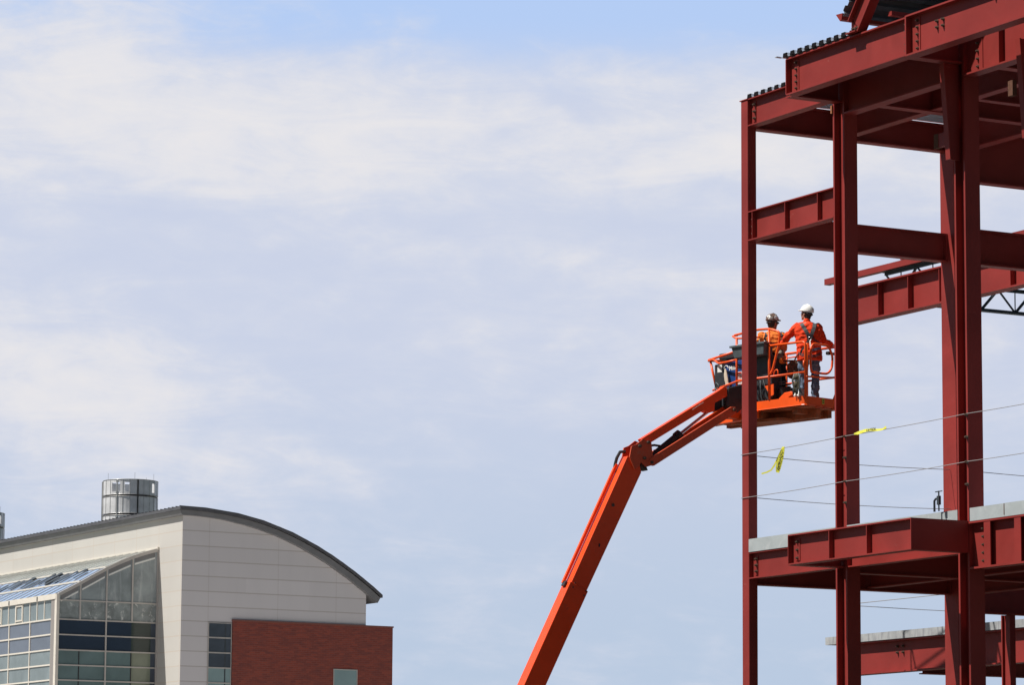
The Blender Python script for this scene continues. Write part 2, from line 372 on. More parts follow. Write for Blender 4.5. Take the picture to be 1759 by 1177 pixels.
def smooth_mesh_obj(mb, name, material, parent, voxel=0.01, iters=4, displace=0.0, dscale=12.0):
    me = mb.mesh(name + '_src'); o = bpy.data.objects.new(name, me); COL.objects.link(o)
    r = o.modifiers.new('r', 'REMESH'); r.mode = 'VOXEL'; r.voxel_size = voxel; r.use_smooth_shade = True
    if iters:
        s = o.modifiers.new('s', 'SMOOTH'); s.factor = 0.5; s.iterations = iters
    bpy.context.view_layer.update()
    dg = bpy.context.evaluated_depsgraph_get()
    me2 = bpy.data.meshes.new_from_object(o.evaluated_get(dg))
    o.modifiers.clear(); o.data = me2; bpy.data.meshes.remove(me)
    if displace:
        vs = [v.co.copy() for v in me2.vertices]; ns = [v.normal.copy() for v in me2.vertices]
        for v, c, n in zip(me2.vertices, vs, ns):
            q = Vector((c.x * dscale, c.y * dscale, c.z * dscale * 1.7))
            v.co = c + n * displace * (mnoise.noise(q) + 0.5 * mnoise.noise(q * 2.3))
    me2.name = name; me2.materials.clear(); me2.materials.append(material)
    for p in me2.polygons: p.use_smooth = True
    if parent: o.parent = parent
    return o
def copy_tree(o, parent=None):
    c = o.copy(); COL.objects.link(c); c.parent = parent
    for ch in list(o.children): copy_tree(ch, c)
    return c

# ------------------------------------------------------------------ ground
gr = MB(); gr.poly_prism([(-3000, -300, 0), (3000, -300, 0), (3000, 3500, 0), (-3000, 3500, 0)], (0, 0, -0.5))
tag(gr.build('ground', M['grass']), kind='structure')
gp = MB(); gp.poly_prism([(-14, 40, 0.004), (40, 40, 0.004), (40, 95, 0.004), (-14, 95, 0.004)], (0, 0, 0.03))
tag(gp.build('building_site_ground', M['dirt']), kind='structure')
gp = MB(); gp.poly_prism([(-120, 150, 0.004), (60, 150, 0.004), (60, 262, 0.004), (-120, 262, 0.004)], (0, 0, 0.03))  # unseen pale ground added to brighten the shaded end wall
tag(gp.build('bounce_plaza', M['bounce_paving']), kind='structure')
gp = MB(); gp.box(-70, 60, 12, 22, 0.004, 0.03)
tag(gp.build('road', M['asphalt']), kind='structure')

# ================================================================== STEEL FRAME
ORG = Vector((4.051, 62.0, 0)); RZ = math.atan2(-0.87821, 0.47827)
frame = empty('steel_frame', ORG, RZ)
tag(frame, 'unfinished red primed steel building frame of columns, beams and metal decking', 'steel frame')
def iprof(d, b, tf, tw):
    return [(-b/2, 0), (b/2, 0), (b/2, tf), (tw/2, tf), (tw/2, d - tf), (b/2, d - tf), (b/2, d), (-b/2, d), (-b/2, d - tf), (-tw/2, d - tf), (-tw/2, tf), (-b/2, tf)]
def beam_u(u0, u1, v, z0, z1, b=0.17, tf=0.022, tw=0.016, name='beam', m_='steel', parent=frame):
    mb = MB(); mb.poly_prism([(u0, v + y, z0 + z) for y, z in iprof(z1 - z0, b, tf, tw)], (u1 - u0, 0, 0))
    return mb.build(name, M[m_], parent)
def beam_v(v0, v1, u, z0, z1, b=0.17, tf=0.022, tw=0.016, name='beam', m_='steel', parent=frame):
    mb = MB(); mb.poly_prism([(u + y, v0, z0 + z) for y, z in iprof(z1 - z0, b, tf, tw)], (0, v1 - v0, 0))
    return mb.build(name, M[m_], parent)
def col_w(u0, u1, v0, v1, z0, z1, tf=0.042, tw=0.026, flange='u'):
    d = (u1 - u0) if flange == 'u' else (v1 - v0); b = (v1 - v0) if flange == 'u' else (u1 - u0)
    pts = []
    for y, z in iprof(d, b, tf, tw):
        if flange == 'u': pts.append((u0 + z, (v0 + v1) / 2 + y, z0))
        else: pts.append(((u0 + u1) / 2 + y, v0 + z, z0))
    mb = MB(); mb.poly_prism(pts, (0, 0, z1 - z0))
    return mb.build('column', M['steel'], frame)
bolt_me = None
def bolt(parent, u, v, z, ax='v', r=0.021):
    """hex bolt head with washer, projecting from a face whose outward normal is -v (or +u)"""
    global bolt_me
    if bolt_me is None:
        mb = MB(); mb.tube([(0, 0, 0), (0, -0.008, 0)], 0.029, 12); mb.tube([(0, -0.008, 0), (0, -0.034, 0)], 0.021, 6)
        mb.tube([(0, -0.034, 0), (0, -0.052, 0)], 0.011, 8)
        bolt_me = mb.mesh('bolt'); bolt_me.materials.append(M['bolt'])
    o = bpy.data.objects.new('bolt', bolt_me); COL.objects.link(o); o.parent = parent; o.location = (u, v, z)
    if ax == 'u': o.rotation_euler = (0, 0, math.pi / 2)
    return o
def stiff(parent, u, v, z0, z1, b, t=0.016, tf=0.022, tw=0.016, side=-1, inset=0.004):
    mb = MB()
    y0, y1 = sorted((v + side * tw / 2, v + side * (b / 2 - inset)))
    mb.box(u - t / 2, u + t / 2, y0, y1, z0 + tf, z1 - tf)
    return mb.build('stiffener', M['steel'], parent)
def tab(parent, u0, u1, v, z0, z1, tw=0.016, t=0.012, name='shear_tab'):
    mb = MB(); mb.box(u0, u1, v - tw / 2 - t, v - tw / 2, z0, z1)
    return mb.build(name, M['steel'], parent)

# columns
mb = MB(); mb.box(-0.218, 0, 0, 0.178, 0, 14.93)
c1 = mb.build('column', M['steel'], frame, bevel=0.014); c1['label'] = 'slender square tube column at the outer corner'
mb = MB(); mb.box(-0.24, 0.02, -0.015, 0.19, 14.93, 14.945); mb.build('cap_plate', M['steel'], c1)
c2 = col_w(2.650, 2.985, 0.0, 0.257, 0, 14.94)
c3 = col_w(6.076, 6.372, 0.0, 0.283, 0, 14.94)
cB = col_w(-0.222, 0.185, 4.20, 4.56, 0, 14.93, flange='v')
for (a, b_) in ((9.47, 9.80),):
    col_w(a, b_, 0, 0.28, 0, 14.345)
for a in (6.02, 11.5):
    col_w(a, a + 0.40, 4.2, 4.56, 0, 14.93, flange='v')
for vv in (9.2,):
    for a in (-0.22, 6.02): col_w(a, a + 0.4, vv, vv + 0.36, 0, 14.93, flange='v')
for c, us in ((c2, (2.65, 2.985)), (c3, (6.076, 6.372))):     # base plates
    mb = MB(); mb.box(us[0] - 0.1, us[1] + 0.1, -0.1, 0.38, 0.034, 0.07); mb.build('base_plate', M['steel'], c)
# small erection holes / bolts on the flange edges for the cables
for c, u in ((c2, 2.964), (c3, 6.35)):
    for z in (8.75, 8.40, 8.01, 7.66):
        bolt(c, u, -0.001, z)

# ---- A direction beams (along u, sunlit webs)
def ends(bm_, u, v, z0, z1, b, n=3, du=0.1, zt=0.09, tabw=0.08):
    tab(bm_, u + 0.03, u + 0.03 + tabw, v, z0 + 0.06, z1 - 0.06)
    for i in range(n):
        z = z0 + zt + (z1 - z0 - 2 * zt) * i / max(1, n - 1)
        bolt(bm_, u + du * 0.5 + 0.03, v - 0.02, z)
bA = beam_u(0.002, 2.65, 0.09, 6.61, 7.06, 0.172, tf=0.020)
ends(bA, 0.06, 0.09, 6.61, 7.06, 0.17, 3, zt=0.12)
bA = beam_u(2.985, 6.076, 0.09, 6.60, 7.06, 0.172)
bA = beam_u(6.372, 9.47, 0.09, 6.335, 7.075, 0.20, tf=0.03)
for i in range(5): bolt(bA, 6.655, 0.078, 6.45 + i * 0.125)
for u0 in (6.76, 7.54, 8.32):
    mb = MB(); mb.box(u0, u0 + 0.165, -0.005, 0.012, 6.366, 7.044); mb.box(u0 + 0.075, u0 + 0.09, 0.0125, 0.081, 6.366, 7.044); mb.build('stiffener', M['steel'], bA)
bA = beam_u(0.002, 2.65, 0.09, 12.44, 12.955, 0.19, tf=0.020)
for u in (0.135, 1.17, 2.17): stiff(bA, u, 0.09, 12.44, 12.955, 0.19)
for i in range(3): bolt(bA, 0.075, 0.078, 12.56 + i * 0.125)
bA = beam_u(0.002, 2.65, 0.09, 14.452, 14.94, 0.19, tf=0.020)
ends(bA, 0.05, 0.09, 14.46, 14.94, 0.19, 3, zt=0.12)
bA = beam_u(2.985, 6.076, 0.09, 14.13, 14.90, 0.22, tf=0.028)
bA = beam_u(6.372, 9.47, 0.09, 14.135, 14.90, 0.22, tf=0.028)
for i in range(5): bolt(bA, 6.66, 0.078, 14.24 + i * 0.125)
tab(bA, 6.58, 6.78, 0.09, 14.18, 14.86)
stiff(bA, 7.32, 0.09, 14.135, 14.9, 0.22, tf=0.028)
# cantilevered front beams
FV = -0.985
bT = beam_u(2.915, 6.335, FV, 14.345, 14.965, 0.21, tf=0.025)
mb = MB(); mb.box(2.895, 2.915, FV - 0.105, FV + 0.105, 14.36, 14.95); mb.build('end_plate', M['steel'], bT)
for i in range(5): bolt(bT, 3.10, FV - 0.012, 14.44 + i * 0.107)
tab(bT, 3.04, 3.16, FV, 14.40, 14.91)
for i in range(5): bolt(bT, 6.26, FV - 0.012, 14.44 + i * 0.107, r=0.015)
bT2 = beam_u(6.375, 12.6, FV, 14.330, 14.985, 0.23, tf=0.028)
mb = MB(); mb.box(6.337, 6.373, FV - 0.112, FV + 0.112, 14.332, 14.983); mb.build('end_plate', M['steel'], bT2)
for i in range(5): bolt(bT2, 6.56, FV - 0.012, 14.43 + i * 0.112)
tab(bT2, 6.50, 6.62, FV, 14.38, 14.93)
for u in (7.08, 7.24):
    for z in (14.66, 14.76): bolt(bT2, u, FV - 0.01, z)
bolt(bT2, 8.60, FV - 0.01, 14.82)
bF = beam_u(2.89, 6.345, FV, 6.595, 7.085, 0.20, tf=0.022)
mb = MB(); mb.box(2.885, 2.90, FV - 0.098, FV - 0.009, 6.62, 7.062); mb.build('end_plate', M['steel'], bF)
for u in (4.08, 5.14): stiff(bF, u, FV, 6.595, 7.085, 0.20)
mb = MB(); mb.box(6.347, 6.362, FV - 0.10, -0.004, 6.593, 7.087); mb.build('end_plate', M['steel'], bF)
for i in range(3): bolt(bF, 3.06, FV - 0.012, 6.70 + i * 0.13)
tab(bF, 3.0, 3.12, FV, 6.66, 7.02)
# cantilever arms (along v)
for u in (2.82, 6.235):
    beam_v(FV + 0.01, -0.002, u, 14.347, 14.90, 0.20, tf=0.025)
    beam_v(FV + 0.01, -0.002, u, 6.60, 7.055, 0.20 if u < 5 else 0.19, tf=0.022)
for zz in (6.60, 14.36):
    for c_, u_ in ((c2, 2.82), (c3, 6.22)):
        mb = MB(); mb.box(u_ - 0.125, u_ + 0.125, 0.006, 0.05, zz, zz + 0.42); mb.build('web_cover', M['steel'], c_)
beam_v(FV + 0.01, -0.002, 9.63, 14.333, 14.90, 0.2)
for u in (2.82, 6.22):                       # interior girders from the columns
    beam_v(0.285, 4.2, u, 6.52, 7.05, 0.19); beam_v(0.285, 4.2, u, 14.38, 14.9, 0.19)
# tapered hanger brackets under the roof girder
for u, dv in ((6.22, 0.0), (8.22, 0.0)):
    a = 0.0
    mb = MB(); mb.poly_prism([(u - 0.012, -0.30, 14.34), (u - 0.012, -0.002, 14.34), (u - 0.012, -0.002, 12.80), (u - 0.012, -0.19, 12.80)], (0.024, 0, 0))
    mb.poly_prism([(u - 0.06, -0.322, 14.335), (u - 0.06, -0.30, 14.335), (u - 0.06, -0.19, 12.80), (u - 0.06, -0.212, 12.80)], (0.12, 0, 0))
    mb.build('tapered_bracket', M['steel'], frame)
mb = MB(); mb.box(5.62, 6.07, 0.03, 0.10, 13.12, 13.34); s1 = mb.build('beam_stub', M['steel'], frame)
mb = MB(); mb.box(5.50, 5.62, 0.025, 0.105, 13.115, 13.345); mb.build('bare_stub_end', M['brown'], s1)
mb = MB(); mb.box(7.50, 7.62, 0.02, 0.10, 13.60, 13.84); mb.build('bare_stub_end', M['brown'], frame)
# ---- B direction girders (along v, at the u=0 line)
for z0, z1 in ((6.515, 7.055), (12.44, 12.94), (14.43, 14.925)):
    b_ = beam_v(0.18, 4.195, -0.105, z0, z1, 0.20)
    mb = MB(); mb.box(-0.205, -0.005, 4.17, 4.196, z0 + 0.024, z1 - 0.024); mb.build('end_plate', M['steel'], b_)
for z0, z1 in ((6.215, 7.05), (12.44, 13.08), (13.94, 14.925)):
    beam_v(4.56, 9.2, -0.105, z0, z1, 0.22, tf=0.03)
# ---- interior A beams
beam_u(0.0, 6.12, 1.9, 14.40, 14.9, 0.18); beam_u(6.32, 9.6, 1.9, 14.40, 14.9, 0.18)
beam_u(0.186, 6.02, 4.38, 14.40, 14.985, 0.2); beam_u(6.42, 11.5, 4.38, 14.40, 14.985, 0.2)
beam_v(2.0, 4.28, 3.9, 14.42, 14.88, 0.16)
beam_u(0.0, 6.12, 2.5, 6.55, 7.05, 0.17); beam_u(6.32, 9.6, 2.5, 6.55, 7.05, 0.17)
beam_u(0.186, 6.02, 4.38, 6.50, 7.04, 0.2); beam_u(6.42, 11.5, 4.38, 6.50, 7.04, 0.2)
beam_u(-0.1, 6.0, 9.38, 6.3, 7.04, 0.2); beam_u(-0.1, 6.0, 9.38, 14.2, 14.9, 0.2)
# ---- rear wing, mid level (lit web seen behind the second column)
RV = 7.02
bR = beam_u(-7.60, 3.6, RV, 12.445, 13.165, 0.27, tf=0.032)
for u in (-6.16, -5.14, -4.1, -1.83, -0.8, 0.4): stiff(bR, u, RV, 12.445, 13.165, 0.25, tf=0.032)
# rear wing, low level
bR = beam_u(-7.55, 3.6, RV, 5.49, 6.12, 0.26, tf=0.028)
for u in (-5.74, -5.55):
    for z in (5.87, 5.99): bolt(bR, u, RV - 0.012, z)
beam_v(7.2, 12.0, -5.2, 5.44, 6.10, 0.24); beam_v(7.2, 12.0, 0.5, 5.44, 6.10, 0.24)
mb = MB(); mb.box(-7.62, -7.44, 7.10, 7.22, 0, 12.44); mb.build('column', M['steel'], frame)
col_w(1.07, 1.33, 7.18, 7.40, 0, 12.44, flange='v')
pc = col_w(-0.26, -0.0, 5.44, 5.56, 0.03, 6.21, tf=0.03)
mb = MB(); mb.box(-0.13, -0.032, 5.445, 5.452, 0.03, 6.2); mb.build('flange_plate', M['steel'], pc)
# thin edge channel and open web joists of the rear wing
TV = 8.5
mb = MB(); mb.box(-10.47, 0.5, TV, TV + 0.012, 13.81, 13.935); mb.box(-10.47, 0.5, TV + 0.013, TV + 0.14, 13.81, 13.82); mb.box(-10.47, 0.5, TV + 0.013, TV + 0.14, 13.925, 13.935)
mb.build('edge_channel', M['steel'], frame)
mb = MB(); mb.box(-7.7, -6.6, TV, TV + 0.1, 13.945, 14.04); mb.build('edge_channel', M['steel'], frame)
def joist(p0, p1, depth, n):
    """open web joist: double angle chords with rod web"""
    j = bpy.data.objects.new('joist', None)
    p0, p1 = Vector(p0), Vector(p1); d = (p1 - p0); L = d.length; d.normalize(); s = d.cross(Vector((0, 0, 1)))
    mb = MB()
    for side in (-1, 1):
        for zz, sg in ((0, -1), (-depth, 1)):
            o_ = p0 + s * side * 0.014 + Vector((0, 0, zz))
            q = [o_, o_ + s * side * 0.06, o_ + s * side * 0.06 + Vector((0, 0, sg * 0.012)), o_ + s * side * 0.01 + Vector((0, 0, sg * 0.012)), o_ + s * side * 0.01 + Vector((0, 0, sg * 0.062)), o_ + Vector((0, 0, sg * 0.062))]
            mb.poly_prism(q, d * L)
    top = mb.build('joist', M['joist'], frame)
    st = L / n
    for i in range(n):
        a = p0 + d * (i * st) + Vector((0, 0, -0.03)); c = p0 + d * ((i + 0.5) * st) + Vector((0, 0, -depth + 0.03)); e = p0 + d * ((i + 1) * st) + Vector((0, 0, -0.03))
        w = MB(); w.tube([a, c], 0.021, 6); w.build('web_rod', M['joist'], top)
        w = MB(); w.tube([c, e], 0.030, 6); w.build('web_rod', M['joist'], top)
        if i % 1 == 0:
            w = MB(); w.tube([c, (a + e) / 2], 0.013, 6); w.build('web_rod', M['joist'], top)
    return top
joist((-6.0, 7.18, 13.23), (-6.0, 13.0, 13.23), 0.50, 7)
joist((-3.0, 7.18, 13.23), (-3.0, 13.0, 13.23), 0.50, 7)
joist((0.4, 7.18, 13.23), (0.4, 13.0, 13.23), 0.50, 7)
joist((-8.4, 8.62, 13.79), (0.5, 8.62, 13.79), 0.55, 8)

# ---- metal roof deck (real corrugated sheets)
def deck(u0, u1, v0, v1, z, pitch=0.215, h=0.062, xf=None, name='roof_deck', m_='deckm'):
    prof = []; u = u0
    while u < u1 - 0.02:
        w = pitch
        prof += [(u, 0), (u + w * 0.26, 0), (u + w * 0.34, h), (u + w * 0.76, h), (u + w * 0.90, 0)]
        u += w
    prof.append((u1, 0))
    t = 0.006
    mb = MB()
    N = len(prof)
    for v in (v0, v1):
        for (a, b_) in prof: mb.v.append(Vector((a, v, z + b_)))
        for (a, b_) in prof: mb.v.append(Vector((a, v, z + b_ + t)))
    for i in range(N - 1):
        mb.f.append((i, i + 1, 2 * N + i + 1, 2 * N + i)); mb.f.append((N + i, N + i + 1, 3 * N + i + 1, 3 * N + i))
        mb.f.append((i, i + 1, N + i + 1, N + i)); mb.f.append((2 * N + i, 2 * N + i + 1, 3 * N + i + 1, 3 * N + i))
    if xf: mb.v = [xf(p) for p in mb.v]
    return mb.build(name, M[m_], frame)
deck(-0.05, 2.74, 0.0, 9.1, 14.946)
deck(2.80, 4.78, -1.105, 9.1, 14.99)
mb = MB(); mb.box(2.625, 2.665, -0.03, -0.005, 14.20, 14.335); mb.build('rusty_clip', mat('rusty_clip', (0.30, 0.12, 0.05), 0.8, var=0.3, vscale=30), frame)
deck(4.80, 9.6, 0.25, 9.1, 14.99, m_='deckdark')
mb = MB(); mb.box(2.74, 2.80, -1.2, -1.08, 15.0, 15.012); mb.build('deck_scrap', M['deckm'], frame)
# black plates stand in for the shaded flute hollows along the two front edges
def plugs(u0, u1, v, z, pitch=0.215, h=0.062):
    u = u0
    while u < u1 - pitch * 0.9:
        mb = MB(); w = pitch
        mb.poly_prism([(u + w * 0.25, v, z + 0.001), (u + w * 0.86, v, z + 0.001), (u + w * 0.80, v, z + h + 0.004), (u + w * 0.33, v, z + h + 0.004)], (0, 0.012, 0))
        mb.build('flute_shade_plate', M['flute_shade'], frame); u += pitch
plugs(-0.05, 2.74, -0.0125, 14.946); plugs(2.80, 4.78, -1.1175, 14.99)
# ---- steep sloped roof part above the front girder
import math as _m
SA = R(50); ca, sa = _m.cos(SA), _m.sin(SA)
def rafter(v):
    r0 = Vector((5.07, v, 14.985)); d = Vector((ca, 0, sa)); nrm = Vector((-sa, 0, ca))
    dep = 0.36; b = 0.17; tf = 0.022; tw = 0.016
    pts = [r0 + nrm * z + Vector((0, y, 0)) for y, z in iprof(dep, b, tf, tw)]
    mb = MB(); mb.poly_prism(pts, d * 4.2)
    for i in range(len(mb.v) // 2):           # cut level with the girder top
        p = mb.v[i]; t = (14.985 - p.z) / sa; mb.v[i] = p + d * t if p.z > 14.985 and False else p
    rf = mb.build('rafter', M['steel'], frame)
    q = MB(); q.poly_prism([(4.795, v - 0.008, 14.99), (5.06, v - 0.008, 14.99), (5.06, v - 0.008, 15.0), (4.86, v - 0.008, 15.22), (4.795, v - 0.008, 15.21)], (0, 0.016, 0)); q.build('knee_plate', M['steel'], rf)
    q = MB(); q.box(4.78, 5.06, v - 0.12, v + 0.12, 14.988, 15.005); q.build('base_plate', M['steel'], rf)
    for uu in (4.9, 5.0):
        q = MB(); q.box(uu - 0.035, uu + 0.035, v - 0.03, v - 0.009, 15.02, 15.09); q.build('clip', M['brown'], rf)
        bolt(rf, uu, v - 0.03, 15.06)
for v in (-1.05, 1.5, 4.0): rafter(v)
mb = MB(); mb.poly_prism([(4.50, -1.16, 15.37), (4.62, -1.16, 15.24), (4.66, -1.16, 15.26), (4.69, -1.16, 15.36)], (0, 5.4, 0)); mb.build('eave_channel', M['steel'], frame)
def xf(p):
    s_ = p.x; h_ = p.z
    b0 = Vector((4.72, 0, 15.30)); q = b0 + Vector((ca, 0, sa)) * s_ + Vector((-sa, 0, ca)) * h_
    return Vector((q.x, p.y, q.z))
deck(0, 3.9, -1.16, 4.3, 0.005, xf=xf, m_='deckdark')
for s_ in (1.0, 2.3):
    q = Vector((5.07, 0, 14.985)) + Vector((ca, 0, sa)) * s_ + Vector((-sa, 0, ca)) * 0.1
    beam_v(-0.96, 1.4, q.x, q.z, q.z + 0.2, 0.12)
    beam_v(1.6, 3.9, q.x, q.z, q.z + 0.2, 0.12)
mb = MB(); mb.box(5.6, 5.7, -0.9, 4.0, 15.15, 15.22); mb.build('purlin', M['steel'], frame)

# ---- floor slab edge trims (pour stops) and decks
def stop(u0, u1, v, z0, z1, m_='galv'):
    mb = MB(); mb.box(u0, u1, v, v + 0.006, z0, z1); mb.box(u0, u1, v + 0.007, v + 0.12, z0, z0 + 0.006)
    return mb.build('pour_stop', M[m_], frame)
stop(0.002, 2.645, -0.006, 7.064, 7.285); stop(2.99, 6.07, -0.006, 7.064, 7.285); stop(6.40, 7.30, -0.006, 7.08, 7.285); stop(7.305, 9.46, -0.007, 7.08, 7.287)
mb = MB(); mb.box(7.285, 7.30, -0.0105, -0.0065, 7.11, 7.28); mb.build('joint_stain', M['brown'], frame)
mb = MB(); mb.box(-0.205, 9.5, 0.18, 4.3, 7.062, 7.10); mb.build('floor_deck', M['deckm'], frame)
stop(-8.05, 3.6, 6.87, 6.125, 6.275, 'galv_stain')
mb = MB(); mb.box(-8.05, 3.6, 7.0, 12.0, 6.125, 6.17); mb.build('floor_deck', M['deckm'], frame)

# ================================================================== cables, tape, clamp
def Wp(u, v, z): return ORG + U3 * u + V3 * v + Vector((0, 0, z))
def cable(pts, label, sag=0.012, r=0.0058):
    L = []
    for (a, b_) in zip(pts[:-1], pts[1:]):
        a, b_ = Vector(a), Vector(b_)
        for i in range(12):
            t = i / 12; p = a.lerp(b_, t); p.z -= sag * 4 * t * (1 - t); L.append(p)
    L.append(Vector(pts[-1]))
    o0 = L[0].copy(); mb = MB(); mb.tube([p - o0 for p in L], r, 6)
    o = mb.build('safety_cable', M['cable'], smooth=True); o.location = o0
    return tag(o, label, 'cable', 'wire guard cables strung between the columns')
us = [-0.222, 2.96, 6.34, 9.6]
cable([Wp(u, -0.012, z) for u, z in zip(us, (8.75, 8.755, 8.765, 8.77))], 'upper guard cable on the sunlit side, holding both caution tapes')
cable([Wp(u, -0.012, z) for u, z in zip(us, (8.005, 8.01, 8.015, 8.02))], 'lower guard cable on the sunlit side, below the one with tapes')
cable([Wp(0.0, 0.18, 8.72), Wp(0.0, 4.19, 8.72)], 'upper guard cable receding from the corner tube column on the rear side', 0.03, 0.0065)
cable([Wp(0.0, 0.18, 8.00), Wp(0.0, 4.19, 8.02)], 'lower guard cable receding from the corner tube column on the rear side', 0.03, 0.0065)
cable([Wp(0.0, 4.57, 8.72), Wp(0.0, 9.2, 8.72)], 'guard cable seen right of the third column', 0.03, 0.0065)
cable([Wp(-7.1, 7.0, 6.90), Wp(1.2, 7.0, 6.92)], 'guard cable rising to the right just above the lowest deck edge', 0.01, 0.008)
cable([Wp(-7.3, 7.1, 6.87), Wp(-7.3, 12.0, 6.87)], 'guard cable falling to the right just above the lowest deck edge', 0.02, 0.008)

def tape(name_label, pts, widths, text_at=None):
    """ribbon whose centre line and half width vectors are given in frame coordinates"""
    root = None
    mb = MB(); n = len(pts)
    P = []
    for i, ((u, v, z), (wu, wv, wz)) in enumerate(zip(pts, widths)):
        P.append((Vector((u, v, z)), Vector((wu, wv, wz))))
    for p, w in P:
        for s_ in (1, -1):
            for d_ in (0.0012, -0.0012): mb.v.append(p + w * s_ + Vector((0, d_, 0)))
    for i in range(n - 1):
        a = 4 * i; b_ = a + 4
        mb.f += [(a, a + 2, b_ + 2, b_), (a + 1, b_ + 1, b_ + 3, a + 3), (a, b_, b_ + 1, a + 1), (a + 2, a + 3, b_ + 3, b_ + 2)]
    mb.f += [(0, 1, 3, 2), (4 * n - 4, 4 * n - 2, 4 * n - 1, 4 * n - 3)]
    o = mb.build('caution_tape', M['yellow']); o.location = ORG; o.rotation_euler = (0, 0, RZ)
    tag(o, name_label, 'tape')
    return o
def text_on(parent, body, size, loc, rot, material, name='lettering', ext=0.0008):
    cu = bpy.data.curves.new(name, 'FONT'); cu.body = body; cu.size = size; cu.extrude = ext; cu.align_x = 'CENTER'; cu.align_y = 'CENTER'
    cu.offset = size * 0.02
    t = bpy.data.objects.new(name, cu); COL.objects.link(t)
    bpy.context.view_layer.update()
    me = bpy.data.meshes.new_from_object(t.evaluated_get(bpy.context.evaluated_depsgraph_get()))
    COL.objects.unlink(t); bpy.data.objects.remove(t)
    o = bpy.data.objects.new(name, me); me.materials.clear(); me.materials.append(material); COL.objects.link(o)
    o.parent = parent; o.location = loc; o.rotation_euler = rot
    return o
tp = tape('yellow caution tape hanging in two tails from the upper guard cable near the corner column',
     [(1.13, -0.02, 8.76), (1.12, -0.03, 8.70), (1.09, -0.04, 8.60), (1.05, -0.05, 8.50), (1.01, -0.05, 8.42), (0.97, -0.04, 8.335)],
     [(0.030, 0.0, 0.0), (0.038, 0.01, -0.01), (0.050, 0.012, -0.02), (0.060, 0.012, -0.024), (0.062, 0.01, -0.02), (0.046, 0.0, -0.01)])
text_on(tp, 'CAUTION', 0.076, (1.07, -0.058, 8.545), (R(90), R(111.8), 0), M['ink'])
tl = MB()
pts = [(1.10, -0.015, 8.755), (1.02, -0.02, 8.66), (0.93, -0.02, 8.56), (0.84, -0.02, 8.47), (0.74, -0.02, 8.40), (0.60, -0.02, 8.375), (0.44, -0.02, 8.365)]
for i, p in enumerate(pts):
    w = Vector((0.018, 0, -0.012)) if i < 4 else Vector((0.008, 0, -0.013))
    for s_ in (1, -1):
        for d_ in (0.0012, -0.0012): tl.v.append(Vector(p) + w * s_ + Vector((0, d_, 0)))
for i in range(len(pts) - 1):
    a = 4 * i; b_ = a + 4
    tl.f += [(a, a + 2, b_ + 2, b_), (a + 1, b_ + 1, b_ + 3, a + 3), (a, b_, b_ + 1, a + 1), (a + 2, a + 3, b_ + 3, b_ + 2)]
tail = tl.build('tape_tail', M['yellow'], tp)
text_on(tail, 'CAUTION', 0.05, (0.985, -0.027, 8.62), (R(90), R(133), 0), M['ink'])
tp2 = tape('yellow caution tape blown out along the upper guard cable right of the second column',
     [(3.24, -0.02, 8.76), (3.40, -0.03, 8.765), (3.58, -0.035, 8.78), (3.75, -0.04, 8.775), (3.93, -0.035, 8.755), (4.06, -0.03, 8.75), (4.14, -0.02, 8.775), (4.17, -0.02, 8.765)],
     [(0.0, 0, 0.012), (0.0, 0.02, 0.034), (0.0, 0.02, 0.030), (0.0, 0.02, 0.022), (0.0, 0.02, 0.020), (0.0, 0.02, 0.020), (0, 0.01, 0.026), (0, 0.0, 0.012)])
text_on(tp2, 'CAUTION', 0.06, (3.78, -0.055, 8.772), (R(90), R(-1), 0), M['ink'])
cl = empty('screw_clamp', Wp(5.72, -0.12, 7.285), RZ)
tag(cl, 'dark screw clamp standing on the galvanised slab edge beside the third column', 'clamp')
mb = MB(); mb.tube([(-0.10, 0, 0), (-0.10, 0, 0.17), (-0.06, 0, 0.20), (0.0, 0, 0.20)], 0.018, 8); mb.build('clamp_body', M['joist'], cl)
mb = MB(); mb.tube([(0.02, 0, -0.0), (0.02, 0, 0.32)], 0.012, 8); mb.box(-0.01, 0.05, -0.02, 0.02, 0.10, 0.24); mb.build('screw', M['joist'], cl)
mb = MB(); mb.tube([(-0.07, 0, 0.31), (0.11, 0, 0.31)], 0.009, 6); mb.build('handle', M['joist'], cl)

# ================================================================== LEFT BUILDING
OL = Vector((-22.52, 250.0, 0)); RL = math.atan2(-0.86295, 0.50530)
bld = empty('arched_roof_building', OL, RL)
tag(bld, 'distant pale panelled building with a curved grey roof, glass lean-to and red brick wing', 'building')
top_c = [(-0.46, 26.19), (0.5, 26.19), (1.52, 26.15), (2.8, 26.05), (4.0, 25.90), (5.0, 25.73), (6.0, 25.50), (7.2, 25.17), (8.27, 24.79), (9.3, 24.38), (10.31, 23.91), (11.3, 23.42), (12.24, 22.87), (13.1, 22.36), (13.92, 21.81), (14.6, 21.35), (15.35, 20.78)]
bot_c = [(0.0, 25.66), (1.0, 25.66), (1.94, 25.63), (3.1, 25.56), (4.3, 25.43), (5.6, 25.20), (6.81, 24.91), (7.7, 24.63), (8.59, 24.29), (9.6, 23.87), (10.63, 23.41), (11.6, 22.89), (12.57, 22.30), (13.2, 21.84), (13.86, 21.34), (14.32, 20.96)]
ULEN = -75.0
mb = MB(); mb.poly_prism([(0, 0.0, 0), (0, 14.32, 0)] + [(0, v, z) for v, z in bot_c[::-1]], (-0.35, 0, 0)); mb.build('end_wall', M['clad_end'], bld)
mb = MB(); mb.box(ULEN, -0.352, 0.0, 0.35, 0, 25.66); mb.box(-0.352, 0.0, -0.004, -0.001, 0, 25.66); mb.build('side_wall', M['clad_side'], bld)
mb = MB(); mb.box(ULEN, -0.4, 14.0, 14.3, 0, 20.8); mb.build('rear_wall', M['clad_side'], bld)
